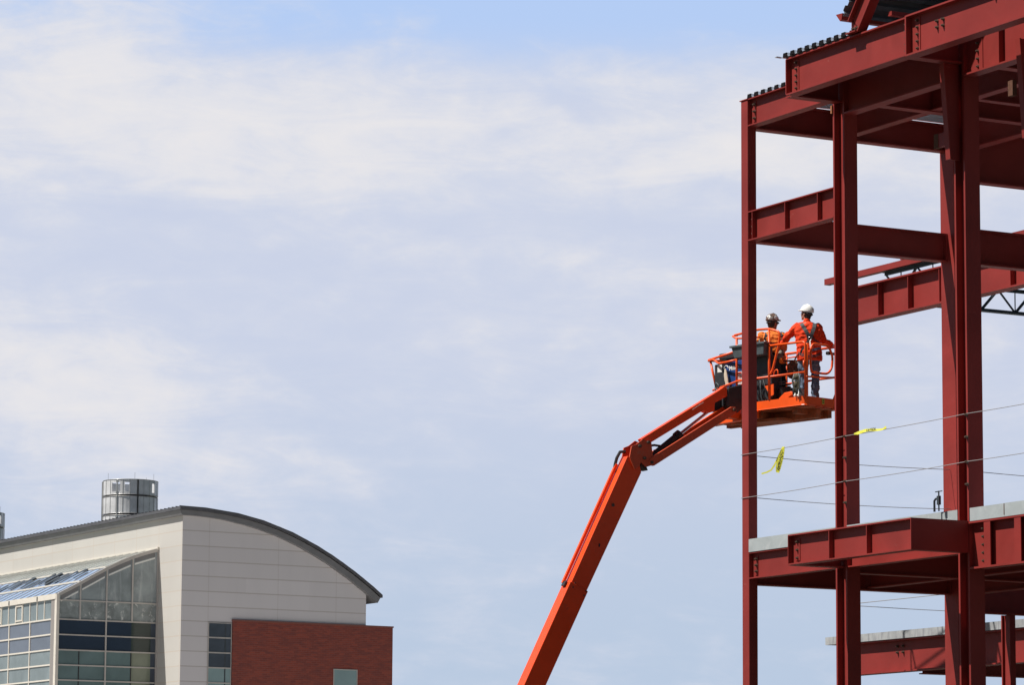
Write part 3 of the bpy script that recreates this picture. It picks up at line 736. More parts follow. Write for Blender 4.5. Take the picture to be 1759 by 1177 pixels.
# curved roof: shell, fascia in two steps, standing seams
def offs(c, d): return [(v, z - d) for v, z in c]
mb = MB(); N = len(top_c)
for u in (0.55, ULEN):
    for (v, z) in top_c: mb.v.append(Vector((u, v, z)))
    for (v, z) in offs(top_c, 0.20): mb.v.append(Vector((u, v + 0.0, z)))
for i in range(N - 1):
    mb.f += [(i, i + 1, 2 * N + i + 1, 2 * N + i), (N + i, N + i + 1, 3 * N + i + 1, 3 * N + i), (i, i + 1, N + i + 1, N + i), (2 * N + i, 2 * N + i + 1, 3 * N + i + 1, 3 * N + i)]
mb.f += [(0, N, 3 * N, 2 * N), (N - 1, 2 * N - 1, 4 * N - 1, 3 * N - 1)]
roof = mb.build('roof', M['roofm'], bld)
mb = MB(); c2_ = [(v - (0.10 if v > 0 else -0.06), z - 0.21) for v, z in top_c]; c3_ = [(v - (0.30 if v > 3 else 0.0 if v > 0 else -0.2), z - 0.56) for v, z in top_c]
for u in (0.40, ULEN):
    for (v, z) in c2_: mb.v.append(Vector((u, v, z)))
    for (v, z) in c3_: mb.v.append(Vector((u, v, z)))
for i in range(N - 1):
    mb.f += [(i, i + 1, 2 * N + i + 1, 2 * N + i), (N + i, N + i + 1, 3 * N + i + 1, 3 * N + i), (i, i + 1, N + i + 1, N + i), (2 * N + i, 2 * N + i + 1, 3 * N + i + 1, 3 * N + i)]
mb.f += [(0, N, 3 * N, 2 * N), (N - 1, 2 * N - 1, 4 * N - 1, 3 * N - 1)]
mb.build('fascia', M['soffit'], roof)
mb = MB(); u = 0.4
while u > ULEN:
    for (a, b_) in zip(top_c[:-1:2], top_c[2::2]):
        mb.poly_prism([(u, a[0], a[1] + 0.005), (u, b_[0], b_[1] + 0.005), (u, b_[0], b_[1] + 0.075), (u, a[0], a[1] + 0.075)], (-0.05, 0, 0))
    u -= 0.62
mb.build('standing_seams', M['soffit'], roof)
# brick wing
mb = MB(); mb.box(-9, 0.12, 3.88, 16.42, 0, 18.52); bw = mb.build('brick_wing', M['brick'], bld)
mb = MB(); mb.box(-9.05, 0.17, 3.85, 16.47, 18.52, 18.62); mb.build('coping', mat('brown_coping', (0.21, 0.075, 0.055), 0.6), bw)
def window(parent, v0, v1, z0, z1, u, material, fr=0.07, name='window', fm='mull'):
    mb = MB(); d = 0.06
    mb.box(u, u + d, v0, v0 + fr, z0, z1); mb.box(u, u + d, v1 - fr, v1, z0, z1)
    mb.box(u, u + d, v0 + fr, v1 - fr, z0, z0 + fr); mb.box(u, u + d, v0 + fr, v1 - fr, z1 - fr, z1)
    w = mb.build(name, M[fm], parent)
    mb = MB(); mb.box(u + 0.005, u + 0.02, v0 + fr, v1 - fr, z0 + fr, z1 - fr); mb.build('pane', M[material], w)
    return w
window(bw, 11.72, 13.61, 13.3, 15.47, 0.125, 'greenwin', 0.06)
# window strip on the end wall
for i in range(8):
    z1 = 18.36 - i * 1.035
    w = window(bld, 2.06, 3.84, z1 - 1.035, z1, 0.005, 'darkwin' if i < 3 else ('greenwin' if i < 5 else 'darkwin'), 0.045)
    mb = MB(); mb.box(0.026, 0.03, 3.32, 3.42, z1 - 0.99, z1 - 0.045); mb.build('blind_edge', M['joist'], w)
# glass lean-to -------------------------------------------------
UG = -3.82; VG = -7.50
gab = [(0.0, 23.57), (-0.98, 23.29), (-1.95, 22.95), (-2.9, 22.55), (-3.86, 22.09), (-4.85, 21.55), (-5.8, 21.01), (-6.65, 20.55), (-7.46, 20.13)]
lean = MB(); lean.box(UG - 31, UG - 0.10, VG + 0.12, VG + 0.3, 0, 18.4); lean.box(UG - 0.35, UG - 0.12, VG + 0.3, -0.02, 0, 18.4)
lt = lean.build('lean_to', M['joist'], bld)
def gz(v):
    for (a, b_), (c, d) in zip(gab[:-1], gab[1:]):
        if c <= v <= a: return b_ + (d - b_) * (v - a) / (c - a)
    return 20.13
# gable panes, row by row
vs_g = [-7.40, -5.82, -3.86, -1.93, -0.10]
rows = [(13.2, 14.28), (14.28, 15.31), (15.31, 16.34), (16.34, 17.38), (17.38, 18.43), (18.43, 19.75)]
low = [(12.2, 13.2), (11.2, 12.2), (10.2, 11.2)]
for (z0, z1) in low + rows:
    for k in range(4):
        a, b_ = vs_g[k], vs_g[k + 1]
        mname = 'teal' if z1 < 16.5 else ('navy' if z1 < 18.5 else 'plasticg')
        if k == 3 and mname == 'teal': mname = 'tealg'
        if k == 3 and z1 < 18.5:
            mb = MB(); mb.box(UG - 0.10, UG - 0.06, -0.46, b_, z0, z1); mb.build('pane', M['darkwin'], lt); b_ = -0.46
            if mname == 'navy': mname = 'darkgreen'
        mb = MB(); mb.box(UG - 0.10, UG - 0.06, a, b_, z0, z1); mb.build('pane', M[mname], lt)
for k in range(4):
    a, b_ = vs_g[k], vs_g[k + 1]
    pts = [(UG - 0.10, a, 19.75), (UG - 0.10, b_, 19.75), (UG - 0.10, b_, gz(b_) - 0.05)]
    for (v, z) in gab:
        if a < v < b_: pts.append((UG - 0.10, v, z - 0.05))
    pts.append((UG - 0.10, a, gz(a) - 0.05))
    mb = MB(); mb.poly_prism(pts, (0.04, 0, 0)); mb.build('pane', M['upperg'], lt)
mb = MB()
for z in (19.75, 18.43, 17.38, 16.34, 15.31, 14.28, 13.2, 12.2, 11.2): mb.box(UG - 0.055, UG + 0.02, -7.40, -0.08, z - 0.045, z + 0.045)
mb.build('mullions', M['mull'], lt)
mb = MB()
for v, zz in ((-3.86, 9), (-5.82, 18.43), (-1.93, 18.43)): mb.box(UG - 0.056, UG + 0.028, v - 0.05, v + 0.05, zz, gz(v) - 0.06)
mb.build('mullions', M['mull'], lt)
mb = MB()
for v in (-5.82, -1.93): mb.box(UG - 0.058, UG - 0.035, v - 0.035, v + 0.035, 9, 16.3)
mb.build('mullions', M['black'], lt)
mb = MB(); mb.box(UG - 0.10, UG + 0.06, -0.10, -0.01, 0, 23.5); mb.build('edge_post', M['mull'], lt)
for (a, b_), (c, d) in zip(gab[:-1], gab[1:]):
    mb = MB(); mb.poly_prism([(UG + 0.05, a, b_ + 0.08), (UG + 0.05, c, d + 0.08), (UG + 0.05, c, d - 0.16), (UG + 0.05, a, b_ - 0.16)], (-0.2, 0, 0)); mb.build('gable_trim', M['mull'], lt)
mb = MB(); mb.poly_prism([(UG - 0.11, -7.4, 19.8)] + [(UG - 0.11, v, z - 0.3) for v, z in gab[::-1][1:]] + [(UG - 0.11, -0.1, 19.8)], (-0.03, 0, 0)); mb.build('inner_sheet', M['greyp'], lt)
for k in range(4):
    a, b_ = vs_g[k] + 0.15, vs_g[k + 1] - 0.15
    mb = MB(); mb.poly_prism([(UG - 0.058, a, gz(a) - 0.62), (UG - 0.058, b_, gz(b_) - 0.62), (UG - 0.058, b_, gz(b_) - 0.50), (UG - 0.058, a, gz(a) - 0.50)], (0.01, 0, 0)); mb.build('pane_highlight_strip', M['white'], lt)  # white strips before the panes paint in the bright stripes in the glass
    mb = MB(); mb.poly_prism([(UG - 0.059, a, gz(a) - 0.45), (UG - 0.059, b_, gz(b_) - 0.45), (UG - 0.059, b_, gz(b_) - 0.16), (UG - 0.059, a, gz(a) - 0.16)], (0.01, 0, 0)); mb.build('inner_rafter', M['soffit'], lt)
# corner posts
mb = MB(); mb.box(UG - 0.95, UG - 0.30, VG - 0.06, VG + 0.1, 0, 20.1); mb.build('corner_panel', mat('grey_corner_cladding', (0.27, 0.25, 0.235), 0.6), lt)
mb = MB(); mb.box(UG - 0.29, UG + 0.06, VG - 0.09, VG + 0.12, 0, 20.15); mb.build('corner_post', M['mull_cream'], lt)
# front wall of the lean-to
UF0 = UG - 0.96
ucol = [UF0] + [UF0 - 3.72 * i for i in range(1, 8)]
frow = [(11.2, 12.25), (12.25, 13.28), (13.28, 14.3), (14.3, 15.34), (15.34, 16.38), (16.38, 17.42), (17.42, 18.46)]
for (z0, z1) in frow:
    for a, b_ in zip(ucol[:-1], ucol[1:]):
        for h_ in (0, 1):
            x1 = a + (b_ - a) * h_ / 2; x0 = a + (b_ - a) * (h_ + 1) / 2
            mb = MB(); mb.box(x0, x1, VG + 0.03, VG + 0.06, z0, z1); mb.build('pane', M['darkwin' if x1 < -12.9 and z0 > 13 else ('lav' if z0 > 16 else 'cyan')], lt)  # far panes dark: a black reflection put into the glass colour
mb = MB()
for (z0, z1) in frow + [(18.46, 18.47)]: mb.box(UG - 31, UF0, VG - 0.03, VG + 0.028, z0 - 0.05, z0 + 0.05)
for a in ucol: mb.box(a - 0.06, a + 0.06, VG - 0.035, VG + 0.026, 9, 18.5)
mb.build('mullions', M['mull_cream'], lt)
nn = 0; u = UF0
while u > UG - 31:
    mb = MB(); mb.box(u - 1.27, u, VG + 0.02, VG + 0.05, 18.51, 19.80); mb.build('pane', M['cyan'], lt)
    mb = MB(); mb.box(u - 1.27 - 0.05, u - 1.27 + 0.05, VG - 0.03, VG + 0.018, 18.51, 19.80)
    if nn in (4, 7): mb.box(u - 1.20, u - 1.10, VG - 0.05, VG + 0.017, 18.6, 19.75); mb.box(u - 0.12, u - 0.02, VG - 0.05, VG + 0.017, 18.6, 19.75); mb.box(u - 1.10, u - 0.12, VG - 0.05, VG + 0.017, 19.63, 19.75); mb.box(u - 1.10, u - 0.12, VG - 0.05, VG + 0.017, 18.6, 18.7)
    mb.build('clerestory_frame', M['mull_cream'], lt); u -= 1.27; nn += 1
mb = MB(); mb.box(UG - 31, UG - 0.05, VG - 0.12, VG + 0.1, 19.80, 20.17); mb.build('eave_band', M['mull_cream'], lt)
for uu in (UG - 3.2, UG - 8.2, UG - 13):
    mb = MB(); mb.box(uu - 0.14, uu, VG - 0.14, VG - 0.121, 19.82, 20.12); mb.build('bracket', M['black'], lt)
# sloping glass roof: panes and ribs follow the curved rafters
def roof_strip(i0, i1, material, u0, u1, lift=0.0):
    mb = MB(); c = gab[i0:i1 + 1]; N = len(c)
    for u in (u0, u1):
        for v, z in c: mb.v.append(Vector((u, v, z + 0.02 + lift)))
        for v, z in c: mb.v.append(Vector((u, v, z - 0.03 + lift)))
    for i in range(N - 1):
        mb.f += [(i, i + 1, 2 * N + i + 1, 2 * N + i), (N + i, N + i + 1, 3 * N + i + 1, 3 * N + i), (i, i + 1, N + i + 1, N + i), (2 * N + i, 2 * N + i + 1, 3 * N + i + 1, 3 * N + i)]
    mb.f += [(0, N, 3 * N, 2 * N), (N - 1, 2 * N - 1, 4 * N - 1, 3 * N - 1)]
    return mb.build('roof_glass', M[material], lt)
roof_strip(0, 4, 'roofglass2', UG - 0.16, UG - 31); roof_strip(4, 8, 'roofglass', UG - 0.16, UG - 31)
mb = MB(); u = UG - 0.7
while u > UG - 31:
    for (a, b_), (c, d) in zip(gab[:-1:2], gab[2::2]):
        mb.poly_prism([(u, a, b_ + 0.025), (u, c, d + 0.025), (u, c, d + 0.075), (u, a, b_ + 0.075)], (-0.07, 0, 0))
    u -= 1.24
mb.build('glazing_bars', M['mull'], lt)
mb = MB()
for i in (4, 6):
    a, b_ = gab[i]; mb.box(UG - 31, UG - 0.17, a - 0.07, a + 0.07, b_ + 0.03, b_ + 0.14)
mb.build('glazing_bars', M['mull_cream'], lt)
# torn dark sheets lying across the glass roof
mb = MB(); rr = random.Random(3); u = UG - 2.2
while u > UG - 30:
    w = 0.5 + rr.random() * 0.5; v = -3.9 - rr.random() * 0.9; z = gz(v) + 0.16
    v2 = v - 0.5 - rr.random() * 0.8
    mb.poly_prism([(u, v, z), (u - w, v + 0.2, gz(v + 0.2) + 0.16), (u - w * 0.9, v2, gz(v2) + 0.16), (u - w * 0.2, v2 - 0.1, gz(v2 - 0.1) + 0.16)], (0, 0, 0.02)); u -= w * (1.0 + rr.random() * 0.7)
mb.build('torn_sheeting', M['joist'], lt)
mb = MB(); mb.box(UG - 31, UG + 0.1, -0.14, -0.006, 23.52, 23.72); mb.build('wall_flashing', M['mull_cream'], lt)

# rooftop exhaust stacks
def stack(u, v, label):
    p = OL + Vector((0.50530, -0.86295, 0)) * u + Vector((0.86295, 0.50530, 0)) * v
    e = empty('exhaust_stack', (p.x, p.y, 24.8)); tag(e, label, 'exhaust stack', 'round steel exhaust stacks on the curved roof')
    zb = 24.8; r = 2.08
    def shell(z0, z1, a0, a1, r_, material, name, t=0.05, n=20, wins=()):
        mb = MB()
        for i in range(n):
            b0 = a0 + (a1 - a0) * i / n; b1 = a0 + (a1 - a0) * (i + 1) / n
            mid = (b0 + b1) / 2
            zr = [(z0, z1)]
            for (w0, w1) in wins:
                if w0 < mid < w1: zr = [(z0, z0 + 0.22), (z1 - 0.26, z1)]
            P = lambda a, q: (math.cos(R(a)) * q, math.sin(R(a)) * q)
            for y0, y1 in zr:
                pts = [(*P(b0, r_), y0), (*P(b1, r_), y0), (*P(b1, r_ - t), y0), (*P(b0, r_ - t), y0)]
                mb.poly_prism(pts, (0, 0, y1 - y0))
        return mb.build(name, M[material], e)
    # the open gap of the shell faces left
    shell(4.78, 5.96, -165, 150, r, 'stack', 'screen_band', n=64, wins=((-124, -106), (-95, -86), (-34, -20)))
    shell(3.36, 4.68, -165, 150, r, 'stack', 'screen_band', n=48)
    shell(0.2, 3.24, -165, 150, r, 'stack', 'screen_band', n=40)
    for a in (-178, -165, -112, -68):
        c = Vector((math.cos(R(a)) * (r + 0.02), math.sin(R(a)) * (r + 0.02), 0)); mb = MB()
        mb.tube([c + Vector((0, 0, 0.2)), c + Vector((0, 0, 5.9))], 0.05 if a > -170 else 0.07, 6); mb.build('upright', M['black' if a in (-178, -68) else 'stack_lt'], e)
    for (z0, z1) in ((0.2, 3.24), (3.36, 4.68), (4.78, 5.96)):
        mb = MB()
        for a in range(-160, 150, 15):
            c = Vector((math.cos(R(a)) * (r + 0.012), math.sin(R(a)) * (r + 0.012), 0)); mb.tube([c + Vector((0, 0, z0)), c + Vector((0, 0, z1))], 0.016, 4)
        for zz in (z0 + 0.02, z1 - 0.02): mb.tube([(math.cos(R(a)) * (r + 0.02), math.sin(R(a)) * (r + 0.02), zz) for a in range(-164, 150, 6)], 0.02, 4)
        mb.build('lattice', M['stack_lt'], e)
    mb = MB(); mb.tube([(0, 0, 0), (0, 0, 5.0)], 0.75, 20); mb.tube([(-1.0, 0.5, 0), (-1.0, 0.5, 4.6)], 0.35, 14); mb.tube([(0.95, 0.5, 0), (0.95, 0.5, 5.3)], 0.35, 14); mb.build('duct', M['stack_in'], e)
    mb = MB()
    for z in (3.30, 4.73): mb.tube([(math.cos(R(a)) * (r - 0.09), math.sin(R(a)) * (r - 0.09), z) for a in range(0, 360, 12)], 0.06, 6, closed=True)
    mb.build('ring_beam', M['black'], e)
    for a in (-140, -75, -25, 60):
        mb = MB(); c = Vector((math.cos(R(a)) * r * 0.98, math.sin(R(a)) * r * 0.98, 5.9)); mb.tube([c, c + Vector((0, 0, 0.55))], 0.012, 5); mb.build('lightning_rod', M['cable'], e)
    return e
stack(-26.45, 8.0, 'round steel exhaust stack standing on the curved roof, whole in view')
stack(-56.6, 8.0, 'round steel exhaust stack cut off by the left edge of the picture')

# ================================================================== BOOM LIFT
lift = empty('boom_lift', (0.6, 65.4, 0), 0); tag(lift, 'orange articulated boom lift reaching up to the steel frame with a railed platform', 'boom lift')
TH = R(40.8); E1 = Vector((math.sin(TH), -math.cos(TH), 0)); E2 = Vector((math.cos(TH), math.sin(TH), 0))
OB = Vector((5.386, 66.5, 0))
LIFT0 = lift.location.copy()
def bw_(x, y, z): return OB + E1 * x + E2 * y + Vector((0, 0, z)) - LIFT0     # platform coords -> lift coords
AL = R(26); H3 = Vector((math.cos(AL), math.sin(AL), 0)); N3 = Vector((math.sin(AL), -math.cos(AL), 0))
OT = Vector((4.225, 67.6, 0))
def bm_(s, z, w=0.0): return OT + H3 * s + N3 * w + Vector((0, 0, z)) - LIFT0   # boom plane coords (w towards the camera)
def slab(pts, w0, w1, name, material, parent=lift, bevel=0.0):
    mb = MB(); mb.poly_prism([bm_(s, z, w1) for s, z in pts], N3 * (w0 - w1)); return mb.build(name, M[material], parent, bevel=bevel)
def line(s0, z0, s1, z1, t):
    return s0 + (s1 - s0) * t, z0 + (z1 - z0) * t
# telescopic boom : outer section then inner section, front face w=+.15 was traced at w=0 -> shift
def ext(p, q, zt):
    t = (zt - p[1]) / (q[1] - p[1]); return (p[0] + (q[0] - p[0]) * t, zt)
A0, A1 = (-4.42, 4.97), (-3.49, 6.87); B0, B1 = (-3.97, 4.99), (-3.13, 6.70)
bl = ext(A0, A1, 1.9); br_ = ext(B0, B1, 1.75)
ob = slab([bl, A1, B1, br_], -0.30, 0.0, 'boom_outer_section', 'boom', bevel=0.012)
I0 = (-3.49, 6.83); I1 = (-2.32, 9.22); J1 = (-2.03, 8.93); J0 = (-3.145, 6.70)
d_ = Vector((I1[0] - I0[0], I1[1] - I0[1])).normalized()
ib = slab([(I0[0] + 0.015 - d_.x, I0[1] - d_.y), I1, (-2.10, 9.19), (-2.03, 8.93), (J0[0] - 0.02 - d_.x, J0[1] - d_.y)], -0.27, -0.02, 'boom_inner_section', 'boom', bevel=0.01)
# cable track rail along the upper edge of the inner section
q0 = (I0[0] + 0.0, I0[1] + 0.0); q1 = (-2.40, 9.06)
nx, nz = -d_.y, d_.x
slab([(q0[0] + nx * 0.02, q0[1] + nz * 0.02), (q1[0] + nx * 0.02, q1[1] + nz * 0.02), (q1[0] + nx * 0.07, q1[1] + nz * 0.07), (q0[0] + nx * 0.07, q0[1] + nz * 0.07)], -0.26, -0.20, 'rail', 'orange', ib)
slab([(A1[0] - 0.02, A1[1] + 0.02), (A1[0] - 0.06, A1[1] - 0.02), (A1[0] - 0.085, A1[1] - 0.07), (A1[0] - 0.035, A1[1] - 0.09)], -0.22, -0.10, 'wear_block', 'blackp', ob)
for (s, z) in ((-3.44, 6.76), (-3.40, 6.84), (-3.22, 6.62), (-3.18, 6.70)):
    mb = MB(); c = bm_(s, z, 0.0); mb.tube([c, c + N3 * 0.012], 0.014, 8); mb.build('screw', M['bolt'], ob)
mb = MB(); c = bm_(-2.62, 8.30, -0.02); mb.tube([c, c + N3 * 0.012], 0.032, 12); mb.build('plug', M['bolt'], ib)
mb = MB(); c = bm_(-2.90, 7.55, -0.02); mb.tube([c - Vector((0, 0, 0.03)), c + Vector((0.005, 0, 0.03))], 0.014, 8); mb.build('slot', M['black'], ib)
# head: knuckle side plates
for w0, w1 in ((-0.30, -0.27), (0.0, 0.03)):
    slab([(-2.30, 9.20), (-2.26, 9.40), (-2.16, 9.44), (-2.03, 9.54), (-1.85, 9.49), (-1.82, 9.24), (-1.86, 9.06), (-1.95, 9.03), (-2.06, 9.12), (-2.12, 9.02), (-2.20, 8.98)], w0, w1, 'knuckle_plate', 'orange_old')
slab([(-2.14, 9.30), (-2.10, 9.18), (-2.02, 9.06), (-1.93, 8.98), (-1.88, 8.98), (-1.93, 9.10)], -0.24, -0.05, 'knuckle_guard', 'black')
for (s, z) in ((-2.10, 9.41), (-1.92, 9.49), (-2.0, 9.19), (-1.85, 9.12)):
    mb = MB(); c = bm_(s, z, 0.03); mb.tube([c, c + N3 * 0.04], 0.030, 10); mb.tube([c + N3 * 0.04, c + N3 * 0.055], 0.016, 8); mb.build('pin', M['bolt'], lift)
# jib: upper box arm, flared end, lower link, hydraulic cylinder
slab([(-2.02, 9.555), (-0.40, 10.55), (-0.27, 10.64), (-0.21, 10.61), (-0.21, 10.46), (-0.47, 10.32), (-0.485, 10.16), (-0.60, 10.12), (-0.72, 10.16), (-1.85, 9.48), (-1.92, 9.42)], -0.20, -0.04, 'jib_arm', 'boom', bevel=0.008)
slab([(-0.95, 10.16), (-0.72, 10.31), (-0.72, 10.318), (-0.95, 10.168)], -0.036, -0.03, 'weld_line', 'white')
slab([(-1.875, 9.20), (-0.17, 10.255), (-0.08, 10.25), (-0.05, 10.19), (-0.09, 10.13), (-1.80, 9.06), (-1.88, 9.07), (-1.91, 9.13)], -0.02, 0.05, 'jib_link', 'orange_old', bevel=0.006)
slab([(-1.875, 9.24), (-0.17, 10.295), (-0.08, 10.28), (-0.09, 10.18), (-1.80, 9.11), (-1.88, 9.12)], -0.30, -0.22, 'jib_link', 'orange', bevel=0.006)
mb = MB(); mb.tube([bm_(-1.80, 9.23, -0.12), bm_(-1.24, 9.64, -0.12)], 0.055, 12, r2=0.078); mb.tube([bm_(-1.25, 9.635, -0.12), bm_(-1.17, 9.70, -0.12)], 0.095, 12)
mb.tube([bm_(-1.72, 9.36, -0.12), bm_(-1.66, 9.36, -0.12)], 0.02, 8); hc = mb.build('hydraulic_cylinder', M['black'], lift, smooth=False)
mb = MB(); mb.tube([bm_(-1.19, 9.685, -0.12), bm_(-0.58, 10.15, -0.12)], 0.030, 12); mb.build('rod', M['chrome'], hc)
mb = MB(); mb.tube([bm_(-1.84, 9.44, -0.1), bm_(-1.72, 9.46, -0.1), bm_(-1.58, 9.45, -0.1), bm_(-1.50, 9.42, -0.1), bm_(-1.49, 9.36, -0.1)], 0.022, 8); mb.build('hose', M['black'], lift)
mb = MB(); mb.tube([bm_(-2.27, 9.32, -0.2), bm_(-2.37, 9.31, -0.22), bm_(-2.43, 9.20, -0.23), bm_(-2.46, 9.08, -0.24), bm_(-2.48, 8.95, -0.24)], 0.03, 8); mb.build('hose', M['black'], lift)
mb = MB(); c = bm_(-0.11, 10.20, 0.05); mb.tube([c, c + N3 * 0.04], 0.035, 10); mb.build('pin', M['bolt'], lift)
slab([(-0.10, 10.06), (-0.16, 10.20), (-0.10, 10.33), (0.0, 10.33), (0.10, 10.20), (0.06, 10.06)], -0.3, -0.08, 'pivot_bracket', 'orange')
# rotator (black housings at the platform mount)
mb = MB()
mb.poly_prism([bm_(-0.20, 10.62, -0.02), bm_(0.10, 10.70, -0.02), bm_(0.16, 10.30, -0.02), bm_(0.02, 10.16, -0.02), bm_(-0.22, 10.28, -0.02)], -N3 * 0.35); mb.build('rotator', M['blackp'], lift, bevel=0.02)
mb = MB(); mb.poly_prism([bm_(-0.46, 10.42, -0.25), bm_(-0.24, 10.50, -0.25), bm_(-0.20, 10.20, -0.25), bm_(-0.46, 10.22, -0.25)], -N3 * 0.25); mb.build('valve_housing', M['blackp'], lift, bevel=0.02)

# ---- platform
ZF, ZT, ZR, ZM = 10.185, 10.345, 11.355, 10.785
plat = [(-0.10, 0.0), (-1.20, 0.0), (-2.62, 0.30), (-2.62, 0.98), (0.0, 0.98), (0.0, 0.10)]
def plpoly(pts, z0, z1, name, m_, parent=lift, bevel=0.0):
    mb = MB(); mb.poly_prism([bw_(x, y, z0) for x, y in pts], (0, 0, z1 - z0)); return mb.build(name, M[m_], parent, bevel=bevel)
corner = [(0.0, 0.10), (-0.012, 0.055), (-0.04, 0.02), (-0.09, 0.0)]
outl = corner + [(-1.20, 0.0), (-2.62, 0.30), (-2.62, 0.98), (0.0, 0.98)]
def shrink(pts, d):
    cx_ = -1.2; cy_ = 0.5
    return [(x + (d if x < cx_ else -d), y + (d if y < cy_ else -d)) for x, y in pts]
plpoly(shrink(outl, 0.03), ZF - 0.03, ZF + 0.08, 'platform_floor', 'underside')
mb = MB(); P = outl; Q = shrink(outl, 0.012); n = len(P)
for i in range(n):
    j = (i + 1) % n
    mb.poly_prism([bw_(*P[i], ZF), bw_(*P[j], ZF), bw_(*Q[j], ZF), bw_(*Q[i], ZF)], (0, 0, ZT - ZF))
tb = mb.build('toe_board', M['orange'], lift)
# folded lower lip of the toe board
mb = MB(); mb.tube([bw_(x, y, ZF - 0.004) for x, y in [(0.0, 0.98), (0.0, 0.10)] + corner[1:] + [(-1.20, 0.0), (-2.62, 0.30)]], 0.012, 6); mb.build('lip', M['orange'], tb)
mb = MB(); mb.poly_prism([bw_(0.002, 0.44, 10.225), bw_(0.002, 0.50, 10.225), bw_(0.002, 0.50, 10.325), bw_(0.002, 0.44, 10.325)], E1 * 0.002); sg = mb.build('warning_label', M['yellow'], tb)
mb = MB(); mb.poly_prism([bw_(0.005, 0.452, 10.285), bw_(0.005, 0.488, 10.285), bw_(0.005, 0.47, 10.315)], E1 * 0.001)
mb.poly_prism([bw_(0.005, 0.450, 10.245), bw_(0.005, 0.49, 10.245), bw_(0.005, 0.49, 10.262), bw_(0.005, 0.45, 10.262)], E1 * 0.001); mb.build('warning_mark', M['ink'], sg)
# under-frame
mb = MB()
for (x0, x1, y0, y1, z0, z1) in ((-2.5, -0.12, 0.42, 0.54, 9.99, 10.15), (-2.5, -0.2, 0.80, 0.90, 10.02, 10.15), (-1.35, -1.22, 0.08, 0.92, 10.04, 10.15), (-0.45, -0.32, 0.12, 0.92, 10.06, 10.15)):
    mb.poly_prism([bw_(x0, y0, z0), bw_(x1, y0, z0), bw_(x1, y1, z0), bw_(x0, y1, z0)], (0, 0, z1 - z0))
mb.poly_prism([bw_(-2.35, 0.20, 10.02), bw_(-0.75, 0.14, 9.97), bw_(-0.75, 0.60, 9.97), bw_(-2.35, 0.7, 10.02)], (0, 0, 0.05))
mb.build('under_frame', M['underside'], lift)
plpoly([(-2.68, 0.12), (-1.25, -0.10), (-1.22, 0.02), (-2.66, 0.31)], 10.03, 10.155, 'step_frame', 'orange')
# small gate lugs under the right side
for y in (0.28, 0.46, 0.72):
    plpoly([(-0.02, y), (0.02, y), (0.02, y + 0.09), (-0.02, y + 0.09)], 10.14, 10.172, 'lug', 'orange_old')
RR = 0.021
def rail(pts, r=RR, name='rail', closed=False):
    pts = [Vector(p) for p in pts]; L = [pts[0]]
    for i in range(1, len(pts) - 1):                      # round the corners
        a, b_, c = pts[i - 1], pts[i], pts[i + 1]; q = 0.08
        p1 = b_ + (a - b_).normalized() * min(q, (a - b_).length * 0.45); p2 = b_ + (c - b_).normalized() * min(q, (c - b_).length * 0.45)
        for t in (0, .25, .5, .75, 1): L.append((p1 * (1 - t) ** 2 + b_ * 2 * t * (1 - t) + p2 * t * t))
    L.append(pts[-1])
    mb = MB(); mb.tube([bw_(*p) for p in L], r, 8); return mb.build(name, M['orange'], lift, smooth=True)
rail([(-0.02, 0.03, ZT - 0.05), (-0.02, 0.03, ZR), (-0.93, 0.0, ZR + 0.01)])                       # near corner post + top rail
rail([(-0.93, 0.0, 10.36), (-0.93, 0.0, 11.66)], 0.022); rail([(-0.015, 0.03, ZM), (-1.75, 0.0, ZM + 0.0), (-2.72, 0.28, ZM - 0.06)])
rail([(-1.82, 0.03, 10.6), (-1.82, 0.03, 11.62)], 0.022)
rail([(-2.00, 0.22, 11.70), (-1.90, 0.03, 11.665), (-1.25, 0.0, 11.70), (-0.93, 0.0, 11.685), (-0.66, 0.02, 11.60), (-0.70, 0.02, 11.35), (-0.86, 0.02, 10.90), (-0.93, 0.0, 10.80)], 0.022)
rail([(-1.93, 0.03, 11.655), (-1.84, 0.03, 11.60), (-1.2, 0.03, 11.56)], 0.018)
rail([(-1.82, 0.03, 11.36), (-2.84, 0.25, 11.305), (-2.86, 0.98, 11.36), (-1.50, 0.98, 11.36), (0.0, 0.98, 11.36)], 0.024)
rail([(-2.80, 0.24, 11.29), (-2.60, 0.17, 11.30), (-2.42, 0.14, 11.19), (-2.25, 0.10, 11.19), (-1.84, 0.03, 11.195)], 0.020)
rail([(-2.76, 0.25, 11.29), (-2.62, 0.28, 10.72)], 0.023)
rail([(-2.86, 0.98, 11.36), (-2.84, 0.98, 10.3)], 0.021); rail([(-1.45, 0.98, 11.36), (-1.45, 0.98, 10.3)], 0.021); rail([(0.0, 0.98, 11.36), (0.0, 0.98, 10.3)], 0.024)
rail([(-2.84, 0.98, 10.79), (0.0, 0.98, 10.79)], 0.020); rail([(-1.5, 0.98, 11.28), (-0.9, 0.98, 11.28)], 0.014)
rail([(-0.02, 0.07, 10.35), (-0.02, 0.07, 11.33)], 0.024)
